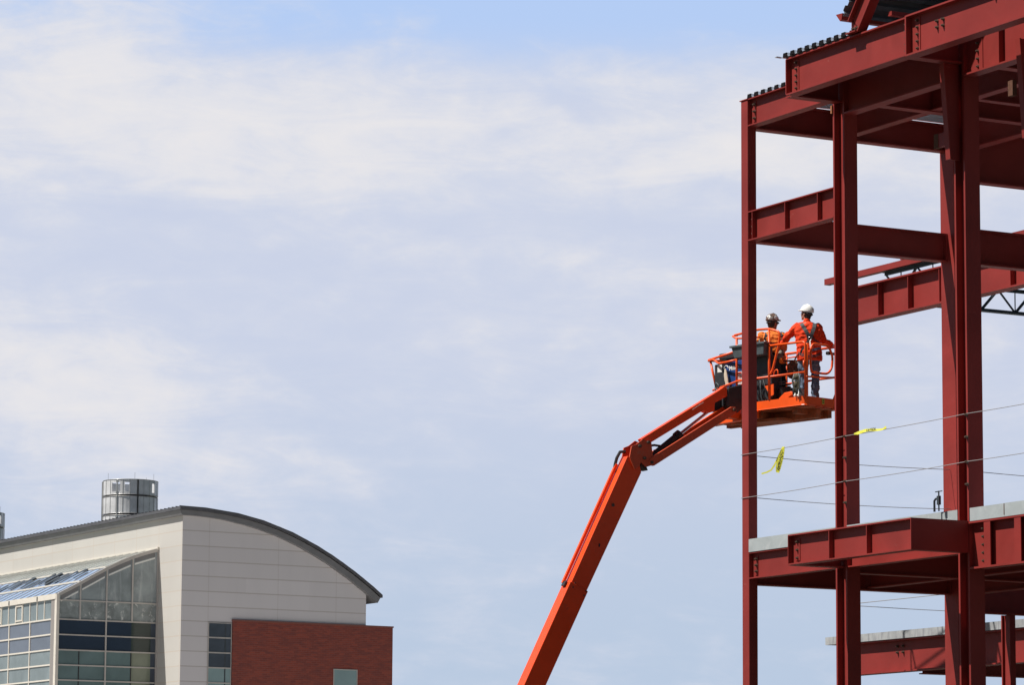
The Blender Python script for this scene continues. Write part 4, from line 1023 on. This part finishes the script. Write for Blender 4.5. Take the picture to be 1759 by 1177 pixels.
# gate
rail([(0.0, 0.42, 10.795), (0.0, 0.16, 10.795), (0.0, 0.14, 11.10), (0.0, 0.19, 11.33), (0.0, 0.62, 11.33), (0.0, 0.73, 11.15), (0.0, 0.71, 10.92), (0.0, 0.60, 10.80), (0.0, 0.42, 10.795)], 0.022, 'gate')
rail([(0.0, 0.03, 10.70), (0.0, 0.98, 10.76)], 0.018); rail([(0.0, 0.90, 10.36), (0.0, 0.90, 11.32)], 0.02)
mb = MB(); mb.poly_prism([bw_(0.0, 0.72, 10.34), bw_(0.0, 0.86, 10.60), bw_(0.0, 0.97, 10.60), bw_(0.0, 0.97, 10.34)], E1 * 0.01); mb.build('corner_gusset', M['orange'], lift)
for pts in ([(-1.06, 0.01, 10.62), (-0.83, 0.01, 10.64), (-0.83, 0.01, 10.44), (-0.90, 0.01, 10.42)], [(-1.86, 0.0, 10.64), (-1.66, 0.0, 10.72), (-1.70, 0.0, 10.58), (-1.80, 0.0, 10.50)]):
    mb = MB(); mb.poly_prism([bw_(*p) for p in pts], E2 * 0.014); mb.build('gusset', M['orange'], lift)
rail([(-0.84, 0.02, 10.80), (-0.80, 0.02, 10.90), (-0.72, 0.02, 10.90), (-0.72, 0.02, 10.79)], 0.012)
rail([(-0.02, -0.01, 10.87), (-0.02, -0.01, 11.0)], 0.016)
# control console (black) inside the near rail
mb = MB(); mb.poly_prism([bw_(-1.72, 0.10, 11.20), bw_(-0.98, 0.10, 11.22), bw_(-0.96, 0.10, 10.42), bw_(-1.10, 0.10, 10.30), bw_(-1.68, 0.10, 10.36)], E2 * 0.28)
mb.build('control_console', M['blackp'], lift, bevel=0.03)
for k in range(5):
    mb = MB(); x = -1.45 + k * 0.08
    mb.tube([bw_(x, 0.06, 10.95 - 0.06 * k), bw_(x + 0.03, 0.02, 10.75), bw_(x + 0.05 * (k % 3), 0.05, 10.55), bw_(x + 0.12, 0.08, 10.38)], 0.013, 6); mb.build('hose', M['greyp' if k % 2 else 'black'], lift, smooth=True)
# ---- chassis (below the photograph's lower edge, kept simple but complete)
CH = Vector((-0.4, 65.4, 0)) - LIFT0
def cb(x0, x1, y0, y1, z0, z1, name, m_, bevel=0.03):
    mb = MB(); mb.poly_prism([CH + H3 * x + N3 * (-y) + Vector((0, 0, z0)) for x, y in ((x0, y0), (x1, y0), (x1, y1), (x0, y1))], (0, 0, z1 - z0)); return mb.build(name, M[m_], lift, bevel=bevel)
cb(-1.6, 1.6, -0.6, 0.6, 0.45, 0.85, 'chassis', 'blackp'); cb(-1.9, 0.9, -1.0, -0.35, 0.95, 1.75, 'engine_cover', 'orange'); cb(-1.9, 0.9, 0.35, 1.0, 0.95, 1.75, 'engine_cover', 'orange')
cb(-1.9, 0.9, -0.33, 0.33, 0.95, 1.2, 'turntable', 'blackp'); cb(-2.3, -1.9, -0.9, 0.9, 0.9, 1.6, 'counterweight', 'blackp')
for x in (-1.25, 1.25):
    for y in (-0.95, 0.95):
        c = CH + H3 * x - N3 * y + Vector((0, 0, 0.5))
        mb = MB(); mb.tube([c - N3 * 0.15, c + N3 * 0.15], 0.47, 28); w_ = mb.build('wheel', M['black'], lift)
        mb = MB(); mb.tube([c - N3 * 0.165, c + N3 * 0.165], 0.22, 18); mb.build('rim', M['white'], w_)
        mb = MB(); mb.tube([CH + H3 * x + Vector((0, 0, 0.5)), c], 0.08, 8); mb.build('axle', M['blackp'], lift)
# base bracket carrying the boom
s0 = bl[0]
slab([(s0 - 0.5, 1.2), (s0 + 0.1, 2.6), (s0 + 0.7, 2.4), (s0 + 0.9, 1.2)], -0.36, -0.31, 'boom_mount', 'orange'); slab([(s0 - 0.5, 1.2), (s0 + 0.1, 2.6), (s0 + 0.7, 2.4), (s0 + 0.9, 1.2)], 0.01, 0.06, 'boom_mount', 'orange')

# ================================================================== things on the platform
PW = lambda x, y, z: bw_(x, y, z) + LIFT0
def onplat(name, x, y, z, dirz=0.0): return empty(name, PW(x, y, z), TH - math.pi / 2 + dirz)
# local x ~ E1, local y ~ E2
wd = onplat('portable_welder', -2.32, 0.40, 10.54); tag(wd, 'blue and black portable welding machine at the left end of the platform', 'welding machine')
mb = MB(); mb.box(-0.30, -0.02, -0.18, 0.22, 0.12, 0.66); mb.build('front_panel', M['blackp'], wd, bevel=0.02)
mb = MB(); mb.box(-0.015, 0.50, -0.185, 0.22, 0.15, 0.68); wb = mb.build('casing', M['blue'], wd, bevel=0.015)
text_on(wb, 'Miller', 0.115, (0.24, -0.189, 0.545), (R(90), 0, 0), M['white'])
mb = MB(); mb.tube([(0.035 + 0.055 * math.cos(a * 0.5), -0.19, 0.55 + 0.055 * math.sin(a * 0.5)) for a in range(0, 11)], 0.010, 6); mb.build('emblem', M['white'], wb)
mb = MB(); mb.box(0.30, 0.46, -0.190, -0.186, 0.22, 0.46); lb = mb.build('safety_label', M['white'], wb)
mb = MB(); mb.box(0.315, 0.445, -0.192, -0.1905, 0.41, 0.45)
for k in range(5): mb.box(0.32, 0.44, -0.192, -0.1905, 0.245 + 0.03 * k, 0.258 + 0.03 * k)
mb.build('label_print', mat('label_red', (0.5, 0.06, 0.04), 0.6), lb)
mb = MB(); mb.box(-0.21, -0.09, -0.186, -0.181, 0.50, 0.64); mb.build('gauge_plate', M['white'], wd)
mb = MB(); mb.tube([(-0.1, 0, 0.69), (-0.1, 0, 0.76), (0.30, 0, 0.76), (0.30, 0, 0.69)], 0.016, 8); mb.box(-0.12, 0.26, -0.05, 0.05, 0.69, 0.735); mb.build('handle', M['blackp'], wd)
mb = MB(); mb.box(-0.20, 0.20, -0.16, 0.10, 0.74, 0.86); mb.build('wire_case', M['blackp'], wd, bevel=0.02)
mb = MB(); mb.tube([(-0.26, -0.2, 0.2), (-0.2, -0.23, 0.3), (-0.12, -0.22, 0.24), (-0.2, -0.21, 0.15), (-0.25, -0.22, 0.22)], 0.012, 6); mb.build('lead', M['greyp'], wd, smooth=True)
gv = onplat('work_glove', -2.22, 0.15, 10.78); tag(gv, 'pale cream glove hanging flat against the blue welding machine', 'glove')
g_ = MB(); g_.loft([(0.02, 0, -0.02, 0.035, 0.015), (0.0, 0, 0.08, 0.05, 0.02), (-0.02, 0, 0.18, 0.045, 0.02), (-0.03, 0, 0.30, 0.018, 0.012)])
g_.tube([(0.04, 0, 0.03), (0.08, 0, -0.05)], 0.013, 8); g_.tube([(0.01, 0, 0.0), (0.02, 0, -0.08)], 0.013, 8); g_.tube([(-0.02, 0, 0.0), (-0.02, 0, -0.07)], 0.012, 8)
smooth_mesh_obj(g_, 'glove_shell', mat('cream_leather', (0.62, 0.52, 0.40), 0.8), gv, 0.008, 2)
tx = onplat('tool_box', -1.40, 0.0, 11.20); tag(tx, 'dark grey open plastic tool tray hung over the platform rail behind the corner column', 'tool box')
mb = MB()
mb.poly_prism([(-0.36, -0.10, 0), (0.42, -0.10, 0), (0.46, -0.13, 0.20), (-0.40, -0.13, 0.20)], (0, 0.24, 0)); tb_ = mb.build('tray', M['greyp'], tx, bevel=0.012)
mb = MB(); mb.box(-0.43, 0.49, -0.155, 0.13, 0.201, 0.235); mb.build('rim', M['greyp'], tb_)
for k in range(7):
    mb = MB(); x = -0.36 + 0.12 * k; mb.tube([(x, -0.02, 0.24), (x + 0.03 * math.sin(k * 2.1), 0, 0.27 + 0.02 * (k % 3))], 0.014, 6); mb.build('tool', M['greyp' if k % 2 else 'white'], tx)
mb = MB(); mb.box(-0.06, 0.06, -0.145, -0.135, 0.07, 0.17); mb.build('latch', M['blackp'], tx)
bk = onplat('wire_bucket', -0.98, 0.42, 10.27); tag(bk, 'black bucket with coiled cable standing on the platform floor under the tool tray', 'bucket')
mb = MB(); mb.loft([(0, 0, 0, 0.15, 0.15), (0, 0, 0.34, 0.18, 0.18)], 24); mb.build('pail', M['blackp'], bk)
mb = MB(); mb.tube([(0.13 * math.cos(a), 0.13 * math.sin(a), 0.36 + 0.003 * i) for i, a in enumerate([k * 0.4 for k in range(32)])], 0.014, 6); mb.build('coil', M['greyp'], bk, smooth=True)
cs = onplat('cutoff_saw', -0.52, 0.14, 10.27); tag(cs, 'orange handheld saw with black handle lying on the platform floor beside white rags', 'saw')
mb = MB(); mb.poly_prism([(-0.34, -0.04, 0.0), (-0.26, -0.04, 0.11), (-0.12, -0.04, 0.20), (0.06, -0.04, 0.21), (0.10, -0.04, 0.14), (0.0, -0.04, 0.10), (-0.02, -0.04, 0.0)], (0, 0.10, 0)); mb.build('motor_housing', M['orange'], cs, bevel=0.015)
mb = MB(); mb.tube([(0.08, 0, 0.05), (0.10, 0, 0.20), (0.15, 0, 0.27), (0.22, 0, 0.28), (0.28, 0, 0.22), (0.28, 0, 0.12)], 0.017, 8); mb.build('handle', M['black'], cs, smooth=True)
mb = MB(); mb.tube([(-0.16, -0.03, 0.1), (-0.16, 0.0, 0.1)], 0.05, 16); mb.build('guard_hub', M['blackp'], cs)
rg = onplat('white_rags', -0.22, 0.10, 10.28); tag(rg, 'bundle of white rags on the platform floor beside the near corner post', 'rags')
g_ = MB()
for (x, y, z, a, b_, c) in ((-0.08, 0, 0.09, 0.07, 0.06, 0.09), (0.04, 0, 0.11, 0.07, 0.06, 0.11), (-0.02, 0.03, 0.05, 0.10, 0.06, 0.05), (0.09, 0.01, 0.07, 0.05, 0.05, 0.08)): g_.ell((x, y, z), (a, b_, c))
smooth_mesh_obj(g_, 'cloth', M['rag'], rg, 0.012, 2, 0.02, 14)
rp = onplat('rope_bundle', -0.16, -0.05, 10.30); tag(rp, 'bundle of olive rope and lanyards hanging from the mid rail at the near corner post', 'rope')
for k in range(7):
    mb = MB(); x = -0.12 + 0.035 * k; rr = random.Random(k)
    mb.tube([(x * 0.5, 0, 0.47), (x + 0.02 * rr.random(), -0.02, 0.34), (x * 0.7, 0.0, 0.2), (x + 0.04 * rr.random(), -0.01, 0.05 + 0.08 * rr.random())], 0.013, 6); mb.build('strand', M['rope' if k % 3 else 'greyp'], rp, smooth=True)
mb = MB(); mb.ell((0, 0, 0.40), (0.07, 0.05, 0.05)); mb.ell((-0.02, 0, 0.27), (0.05, 0.04, 0.06)); mb.build('knot', M['rope'], rp, smooth=True)

# ================================================================== PEOPLE
def cap(mb, a, b_, ra, rb, n=12):
    """tapered limb segment with rounded ends"""
    a, b_ = Vector(a), Vector(b_)
    pts = []; mb.tube([a, a.lerp(b_, .33), a.lerp(b_, .66), b_], ra, n, r2=rb); mb.ell(a, (ra,) * 3, 12, 8); mb.ell(b_, (rb,) * 3, 12, 8)
def hand(mb, wrist, direction, palm_n, curl=0.6, s=1.0):
    """palm with four separate curled fingers of different length and a thumb leaving the side"""
    d = Vector(direction).normalized(); n_ = Vector(palm_n); n_ = (n_ - d * n_.dot(d)).normalized(); side = d.cross(n_)
    w = Vector(wrist); rot = Matrix((d, side, n_)).transposed()
    mb.ell(w + d * 0.050 * s, (0.055 * s, 0.042 * s, 0.018 * s), 12, 8, rot=rot)
    for k, L in enumerate((0.070, 0.080, 0.075, 0.058)):
        b_ = w + d * 0.088 * s + side * (0.032 - 0.021 * k) * s
        d1 = (d * math.cos(curl * 0.6) - n_ * math.sin(curl * 0.6)); d2 = (d * math.cos(curl * 1.5) - n_ * math.sin(curl * 1.5)); d3 = (d * math.cos(curl * 2.3) - n_ * math.sin(curl * 2.3))
        p1 = b_ + d1 * L * 0.45 * s; p2 = p1 + d2 * L * 0.33 * s; p3 = p2 + d3 * L * 0.25 * s
        mb.tube([b_ - d * 0.01, p1, p2, p3], 0.0095 * s, 8, r2=0.0075 * s); mb.ell(p3, (0.008 * s,) * 3, 8, 6)
    t0 = w + d * 0.025 * s + side * 0.036 * s; t1 = t0 + (d * 0.6 + side * 0.75 - n_ * 0.3).normalized() * 0.042 * s; t2 = t1 + (d * 0.9 + side * 0.25 - n_ * 0.4).normalized() * 0.032 * s
    mb.tube([t0, t1, t2], 0.0115 * s, 8, r2=0.009 * s); mb.ell(t2, (0.0095 * s,) * 3, 8, 6)
def head(mb, c, yaw, pitch=0.0, s=1.0):
    """head centre c; face looks along +y before yaw (rad, about z)"""
    rot = Matrix.Rotation(yaw, 3, 'Z') @ Matrix.Rotation(pitch, 3, 'X')
    def P(x, y, z): return Vector(c) + rot @ Vector((x * s, y * s, z * s))
    mb.ell(P(0, -0.008, 0.03), (0.078 * s, 0.097 * s, 0.092 * s), 18, 14, rot=rot)      # cranium
    mb.ell(P(0, 0.018, -0.045), (0.060 * s, 0.072 * s, 0.072 * s), 16, 12, rot=rot)     # jaw
    mb.ell(P(0, 0.062, -0.098), (0.026 * s, 0.022 * s, 0.020 * s), 10, 8, rot=rot)      # chin
    mb.ell(P(0, 0.096, -0.018), (0.013 * s, 0.020 * s, 0.026 * s), 10, 8, rot=rot)      # nose
    mb.ell(P(0, 0.084, 0.026), (0.045 * s, 0.014 * s, 0.012 * s), 10, 8, rot=rot)       # brow
    mb.ell(P(0, 0.084, -0.062), (0.024 * s, 0.011 * s, 0.010 * s), 10, 8, rot=rot)      # lips
    for sd_ in (-1, 1):
        mb.ell(P(sd_ * 0.080, -0.002, -0.012), (0.010 * s, 0.020 * s, 0.032 * s), 10, 8, rot=rot)   # ears
        mb.ell(P(sd_ * 0.045, 0.062, -0.025), (0.024 * s, 0.018 * s, 0.02 * s), 10, 8, rot=rot)     # cheeks
    return rot, P
def person(name, feet, label, J, mats, yaw_head, pitch_head, helmet, shirt_grow=0.02, sleeve_to='wrist', brim_full=False):
    """J: joints in local metres (x right, y away from the camera, z up)"""
    e = empty(name, feet, 0); tag(e, label, 'person')
    B = MB()
    hip, chest, neck = Vector(J['hip']), Vector(J['chest']), Vector(J['neck'])
    def torso(mb, gx, gy, zlo=None):
        L = []
        for t, rx, ry in J['torso']:
            c = hip.lerp(neck, t); L.append((c.x, c.y, c.z, rx + gx, ry + gy))
        mb.loft(L, 22)
    torso(B, -0.012, -0.012)
    cap(B, neck - Vector((0, 0, 0.03)), Vector(J['head']) - Vector((0, 0.0, 0.07)), 0.058, 0.054)
    rot, P = head(B, J['head'], yaw_head, pitch_head)
    for s_ in ('L', 'R'):
        cap(B, J['sh' + s_], J['el' + s_], 0.052, 0.042); cap(B, J['el' + s_], J['wr' + s_], 0.042, 0.027)
        d = Vector(J['ha' + s_]) - Vector(J['wr' + s_]); hand(B, J['wr' + s_], d, J['pn' + s_], J.get('curl' + s_, 0.6))
        cap(B, J['hp' + s_], J['kn' + s_], 0.082, 0.055); cap(B, J['kn' + s_], J['an' + s_], 0.056, 0.038)
        a = Vector(J['an' + s_]); t = Vector(J['toe' + s_]); cap(B, a + Vector((0, 0, -0.03)), t, 0.042, 0.030)
    body = smooth_mesh_obj(B, 'body', M[mats['skin']], e, 0.0075, 2)
    # eyes
    mb = MB()
    for sd_ in (-1, 1): mb.ell(P(sd_ * 0.030, 0.086, 0.004), (0.011, 0.007, 0.008), 10, 8)
    mb.build('eyes', M['hair'], e, smooth=True)
    # hair: a close shell round the back of the head down to the collar
    Hh = MB(); Hh.ell(P(0, -0.022, 0.022), (0.086, 0.094, 0.098), 18, 14, rot=rot); Hh.ell(P(0, -0.045, -0.045), (0.070, 0.055, 0.060), 14, 10, rot=rot)
    for sd_ in (-1, 1): Hh.ell(P(sd_ * 0.072, 0.010, 0.012), (0.014, 0.03, 0.035), 10, 8, rot=rot)
    smooth_mesh_obj(Hh, 'hair', M['hair'], e, 0.008, 1, 0.008, 40)
    # shirt
    S = MB(); torso(S, 0.008, 0.010)
    if 'hem' in J: pass
    for s_ in ('L', 'R'):
        el_, wr = Vector(J['el' + s_]), Vector(J['wr' + s_])
        cap(S, J['sh' + s_], el_, 0.082, 0.066)
        if sleeve_to == 'wrist': cap(S, el_, el_.lerp(wr, 0.93), 0.064, 0.047)
    cap(S, neck - Vector((0, 0, 0.045)), neck + Vector((0, 0, 0.018)), 0.078, 0.070)
    shirt = smooth_mesh_obj(S, 'shirt', M[mats['shirt']], e, 0.012, 3, 0.020, 9.5)
    # trousers
    T = MB(); hz_ = hip.z
    T.loft([(hip.x, hip.y, hz_ - 0.10, J['hw'] * 0.96, 0.125), (hip.x, hip.y, hz_, J['hw'], 0.135), (hip.x, hip.y, hz_ + 0.13, J['hw'] * 0.93, 0.12)], 22)
    for s_ in ('L', 'R'):
        cap(T, J['hp' + s_], J['kn' + s_], 0.105, 0.082); a = Vector(J['an' + s_]); cap(T, J['kn' + s_], a + Vector((0, 0, 0.02)), 0.080, 0.070)
    smooth_mesh_obj(T, 'trousers', M[mats['pants']], e, 0.012, 3, 0.022, 8.0)
    for s_ in ('L', 'R'):
        a = Vector(J['an' + s_]); t = Vector(J['toe' + s_]); b_ = MB(); cap(b_, a + Vector((0, -0.015, -0.045)), t + Vector((0, 0, 0.0)), 0.056, 0.046); cap(b_, a + Vector((0, 0, -0.03)), a + Vector((0, 0, 0.05)), 0.058, 0.056)
        b_.loft([((a.x + t.x) / 2, (a.y + t.y) / 2, 0.0, 0.050, 0.15), ((a.x + t.x) / 2, (a.y + t.y) / 2, 0.03, 0.052, 0.152)], 16)
        smooth_mesh_obj(b_, 'boot', M['boot'], e, 0.010, 1)
    # helmet: shell, brim, suspension knob
    hm = MB(); hm.ell(P(0, -0.005, 0.055), (0.110, 0.134, 0.126), 26, 14, z0=-0.12, rot=rot)
    if True:
        pts = []
        for k in range(28):
            a = 2 * math.pi * k / 28; ext_ = 0.008 + 0.045 * max(0, math.sin(a)) ** 2
            pts.append(P((0.110 + ext_ * 0.5) * math.cos(a), -0.005 + (0.134 + ext_) * math.sin(a), 0.052 - 0.01 * math.sin(a)))
        hm.poly_prism(pts, rot @ Vector((0, 0, 0.012)))
    hel = hm.build('helmet', M[helmet], e, smooth=True)
    md = hel.modifiers.new('e', 'EDGE_SPLIT'); md.split_angle = R(50)
    mb = MB()
    for x in (-0.03, 0.03): mb.tube([P(x, -0.13, 0.10), P(x, -0.075, 0.155), P(x, 0.0, 0.182), P(x, 0.08, 0.150)], 0.009, 6)
    mb.build('ridge', M[helmet], hel, smooth=True)
    mb = MB(); mb.tube([P(-0.088, -0.06, 0.02), P(-0.05, -0.105, 0.01), P(0.0, -0.118, 0.005), P(0.05, -0.105, 0.01), P(0.088, -0.06, 0.02)], 0.012, 6); mb.ell(P(0, -0.125, 0.005), (0.02, 0.012, 0.02)); mb.build('headband', M['blackp'], hel, smooth=True)
    bpy.context.view_layer.update()
    bvh = BVHTree.FromPolygons([v.co.copy() for v in shirt.data.vertices], [tuple(p.vertices) for p in shirt.data.polygons])
    def strap(path, w, material, nm='strap', side=-1, parent=None, off=0.006):
        """webbing laid on the garment: path of (x,z) seen from behind, dropped onto the surface"""
        pts = []
        dense = []
        for (a, b_) in zip(path[:-1], path[1:]):
            for i in range(6): t = i / 6; dense.append((a[0] + (b_[0] - a[0]) * t, a[1] + (b_[1] - a[1]) * t))
        dense.append(path[-1])
        hits = []
        for (x, z) in dense:
            h = bvh.ray_cast(Vector((x, side * 1.0, z)), Vector((0, -side, 0)))
            if h[0] is not None: hits.append(h[0] + Vector((0, side * off, 0)))
        mb = MB()
        if len(hits) < 2: return None
        for i, p in enumerate(hits):
            t = (hits[min(i + 1, len(hits) - 1)] - hits[max(i - 1, 0)]).normalized(); s_ = t.cross(Vector((0, side, 0))).normalized()
            for sg_ in (1, -1):
                for dd in (0, 0.004): mb.v.append(p + s_ * w / 2 * sg_ + Vector((0, side * dd, 0)))
        for i in range(len(hits) - 1):
            a = 4 * i; b_ = a + 4
            mb.f += [(a, a + 2, b_ + 2, b_), (a + 1, b_ + 1, b_ + 3, a + 3), (a, b_, b_ + 1, a + 1), (a + 2, a + 3, b_ + 3, b_ + 2)]
        return mb.build(nm, M[material], parent or e)
    return e, strap, P, bvh
def px(x, y, depth):   # only used to convert my survey notes into metres for joint positions: (dx from the feet)
    return None
# person 1: back to the camera, white helmet, right hand reaching to the steel
F1 = PW(-0.33, 0.45, 10.262)
J1 = dict(hip=(0.0, 0.0, 0.93), chest=(-0.01, 0.02, 1.30), neck=(-0.035, 0.06, 1.525), head=(-0.045, 0.085, 1.69), hw=0.195,
          torso=[(-0.22, 0.222, 0.160), (-0.12, 0.232, 0.165), (0.05, 0.228, 0.160), (0.25, 0.222, 0.155), (0.5, 0.232, 0.150), (0.72, 0.245, 0.145), (0.86, 0.230, 0.130), (0.95, 0.165, 0.105), (1.02, 0.085, 0.075)],
          shL=(-0.225, 0.06, 1.445), elL=(-0.42, 0.12, 1.235), wrL=(-0.50, 0.33, 1.14), haL=(-0.52, 0.42, 1.12), pnL=(0, 0, 1), curlL=0.9,
          shR=(0.165, 0.06, 1.435), elR=(0.285, 0.14, 1.20), wrR=(0.44, 0.30, 1.155), haR=(0.53, 0.36, 1.15), pnR=(0, 0, 1), curlR=0.35,
          hpL=(-0.105, 0.0, 0.88), knL=(-0.13, 0.04, 0.48), anL=(-0.14, 0.0, 0.10), toeL=(-0.16, 0.17, 0.045),
          hpR=(0.095, 0.0, 0.88), knR=(0.115, 0.05, 0.48), anR=(0.105, 0.02, 0.10), toeR=(0.15, 0.19, 0.045))
p1, strap1, P1, bvh1 = person('person', F1, 'worker in white hard hat, red-orange long sleeved shirt and blue jeans, back turned', J1,
                        dict(skin='skin', shirt='shirt1', pants='denim'), 0.95, 0.20, 'hat')
hr = strap1([(-0.15, 1.50), (-0.10, 1.40), (-0.03, 1.27), (0.0, 1.20)], 0.068, 'webbing', 'harness')
strap1([(0.10, 1.50), (0.08, 1.40), (0.03, 1.27), (0.0, 1.20)], 0.068, 'webbing', 'harness', off=0.011)
strap1([(0.03, 1.24), (0.10, 1.17), (0.19, 1.12)], 0.04, 'webred', 'harness')
strap1([(0.0, 1.22), (-0.07, 1.08), (-0.15, 0.98), (-0.17, 0.90)], 0.045, 'webbing', 'harness')
strap1([(-0.20, 0.92), (-0.05, 0.86), (0.1, 0.87), (0.20, 0.93)], 0.05, 'webred', 'harness')
strap1([(0.0, 0.98), (0.08, 0.99), (0.20, 1.03)], 0.045, 'denim', 'harness')
h = bvh1.ray_cast(Vector((0.0, -1, 1.22)), Vector((0, 1, 0)))[0]
mb = MB(); mb.box(-0.06, 0.06, h.y - 0.022, h.y - 0.008, 1.20, 1.29); mb.build('harness_pad', M['blackp'], p1, bevel=0.008)
mb = MB(); mb.tube([(0.030 * math.cos(a * 0.5), h.y - 0.035, 1.195 + 0.036 * math.sin(a * 0.5)) for a in range(13)], 0.008, 6); mb.build('ring', M['chrome'], p1, smooth=True)
mb = MB(); mb.tube([(0.0, h.y - 0.035, 1.165), (0.01, h.y - 0.05, 1.0), (0.0, h.y - 0.06, 0.86), (-0.02, h.y - 0.05, 0.72)], 0.010, 6); mb.build('lanyard', M['rag'], p1, smooth=True)
mb = MB(); mb.tube([(-0.19, -0.10, 0.95), (-0.25, -0.12, 0.86), (-0.29, -0.12, 0.78)], 0.014, 6); mb.build('strap_end', M['webred'], p1, smooth=True)
# person 2: shorter, head turned right, stickered helmet
F2 = PW(-1.12, 0.36, 10.262)
J2 = dict(hip=(0.02, 0.0, 0.90), chest=(-0.02, 0.02, 1.25), neck=(-0.055, 0.05, 1.43), head=(-0.045, 0.085, 1.60), hw=0.165,
          torso=[(-0.16, 0.165, 0.125), (0.0, 0.170, 0.125), (0.2, 0.172, 0.12), (0.5, 0.195, 0.125), (0.74, 0.210, 0.128), (0.88, 0.190, 0.115), (0.96, 0.135, 0.09), (1.03, 0.075, 0.065)],
          shL=(-0.245, 0.05, 1.345), elL=(-0.33, 0.10, 1.09), wrL=(-0.24, 0.32, 1.03), haL=(-0.18, 0.38, 1.03), pnL=(0, 0, 1), curlL=0.9,
          shR=(0.125, 0.05, 1.345), elR=(0.155, -0.02, 1.10), wrR=(0.075, -0.17, 0.98), haR=(0.04, -0.22, 0.92), pnR=(0, 1, 0), curlR=0.9,
          hpL=(-0.065, 0.0, 0.86), knL=(-0.06, 0.03, 0.46), anL=(-0.05, 0.0, 0.10), toeL=(-0.03, 0.16, 0.045),
          hpR=(0.10, 0.0, 0.86), knR=(0.12, 0.06, 0.46), anR=(0.11, 0.0, 0.10), toeR=(0.17, 0.15, 0.045))
p2, strap2, P2, bvh2 = person('person', F2, 'worker in stickered hard hat and light orange shirt looking right, half behind the corner column', J2,
                        dict(skin='skin', shirt='shirt2', pants='darkpants'), -0.95, 0.05, 'hat2', sleeve_to='elbow')
strap2([(-0.17, 1.40), (-0.20, 1.28), (-0.18, 1.22), (-0.08, 1.16), (0.02, 1.14)], 0.052, 'webbing', 'harness')
strap2([(0.08, 1.40), (0.13, 1.30), (0.10, 1.20), (0.02, 1.14)], 0.052, 'webbing', 'harness', off=0.011)
strap2([(0.02, 1.16), (0.09, 1.24), (0.14, 1.30)], 0.03, 'webbing', 'harness')
# goggles and glove are worn: children of the person
mb = MB(); mb.ell(P2(0.0, 0.085, 0.005), (0.06, 0.03, 0.025)); mb.tube([P2(-0.07, 0.06, 0.01), P2(-0.09, 0.0, 0.02), P2(-0.085, -0.06, 0.03)], 0.010, 6); mb.tube([P2(0.07, 0.06, 0.01), P2(0.09, 0.0, 0.02), P2(0.085, -0.06, 0.03)], 0.010, 6); mb.build('goggles', M['blackp'], p2, smooth=True)
g_ = MB(); w = Vector(J2['wrR']); hdir = Vector(J2['haR']) - w; hand(g_, w, hdir, (0, 1, 0), 1.0, 1.22); cap(g_, w - hdir.normalized() * 0.05, w, 0.047, 0.040)
smooth_mesh_obj(g_, 'glove', M['glove'], p2, 0.008, 1)
tbp = empty('tool_pouch', PW(-1.02, 0.42, 10.262) + Vector((0.195, -0.05, 0.60)), 0); tag(tbp, 'brown leather tool pouch hanging at the hip of the worker in light orange', 'tool pouch')
g_ = MB(); g_.poly_prism([(-0.10, -0.06, 0.20), (0.02, -0.06, 0.27), (0.17, -0.06, 0.19), (0.10, -0.06, -0.02), (0.02, -0.06, -0.10), (-0.08, -0.06, -0.04)], (0, 0.10, 0))
smooth_mesh_obj(g_, 'pouch', M['leather'], tbp, 0.012, 2, 0.012, 14)
mb = MB(); mb.box(-0.16, 0.16, -0.08, -0.07, 0.23, 0.27); mb.build('belt', M['leather'], tbp)
tl_ = empty('drill_grip', PW(-0.05, 0.80, 11.20), TH - math.pi / 2); tag(tl_, 'short black tool lying on the rail beside the jeans of the worker in white', 'tool')
mb = MB(); mb.tube([(-0.02, -0.16, 0), (0.0, 0.02, 0)], 0.026, 10); mb.box(-0.03, 0.03, -0.16, -0.10, -0.03, 0.03); mb.build('tool_body', M['black'], tl_)
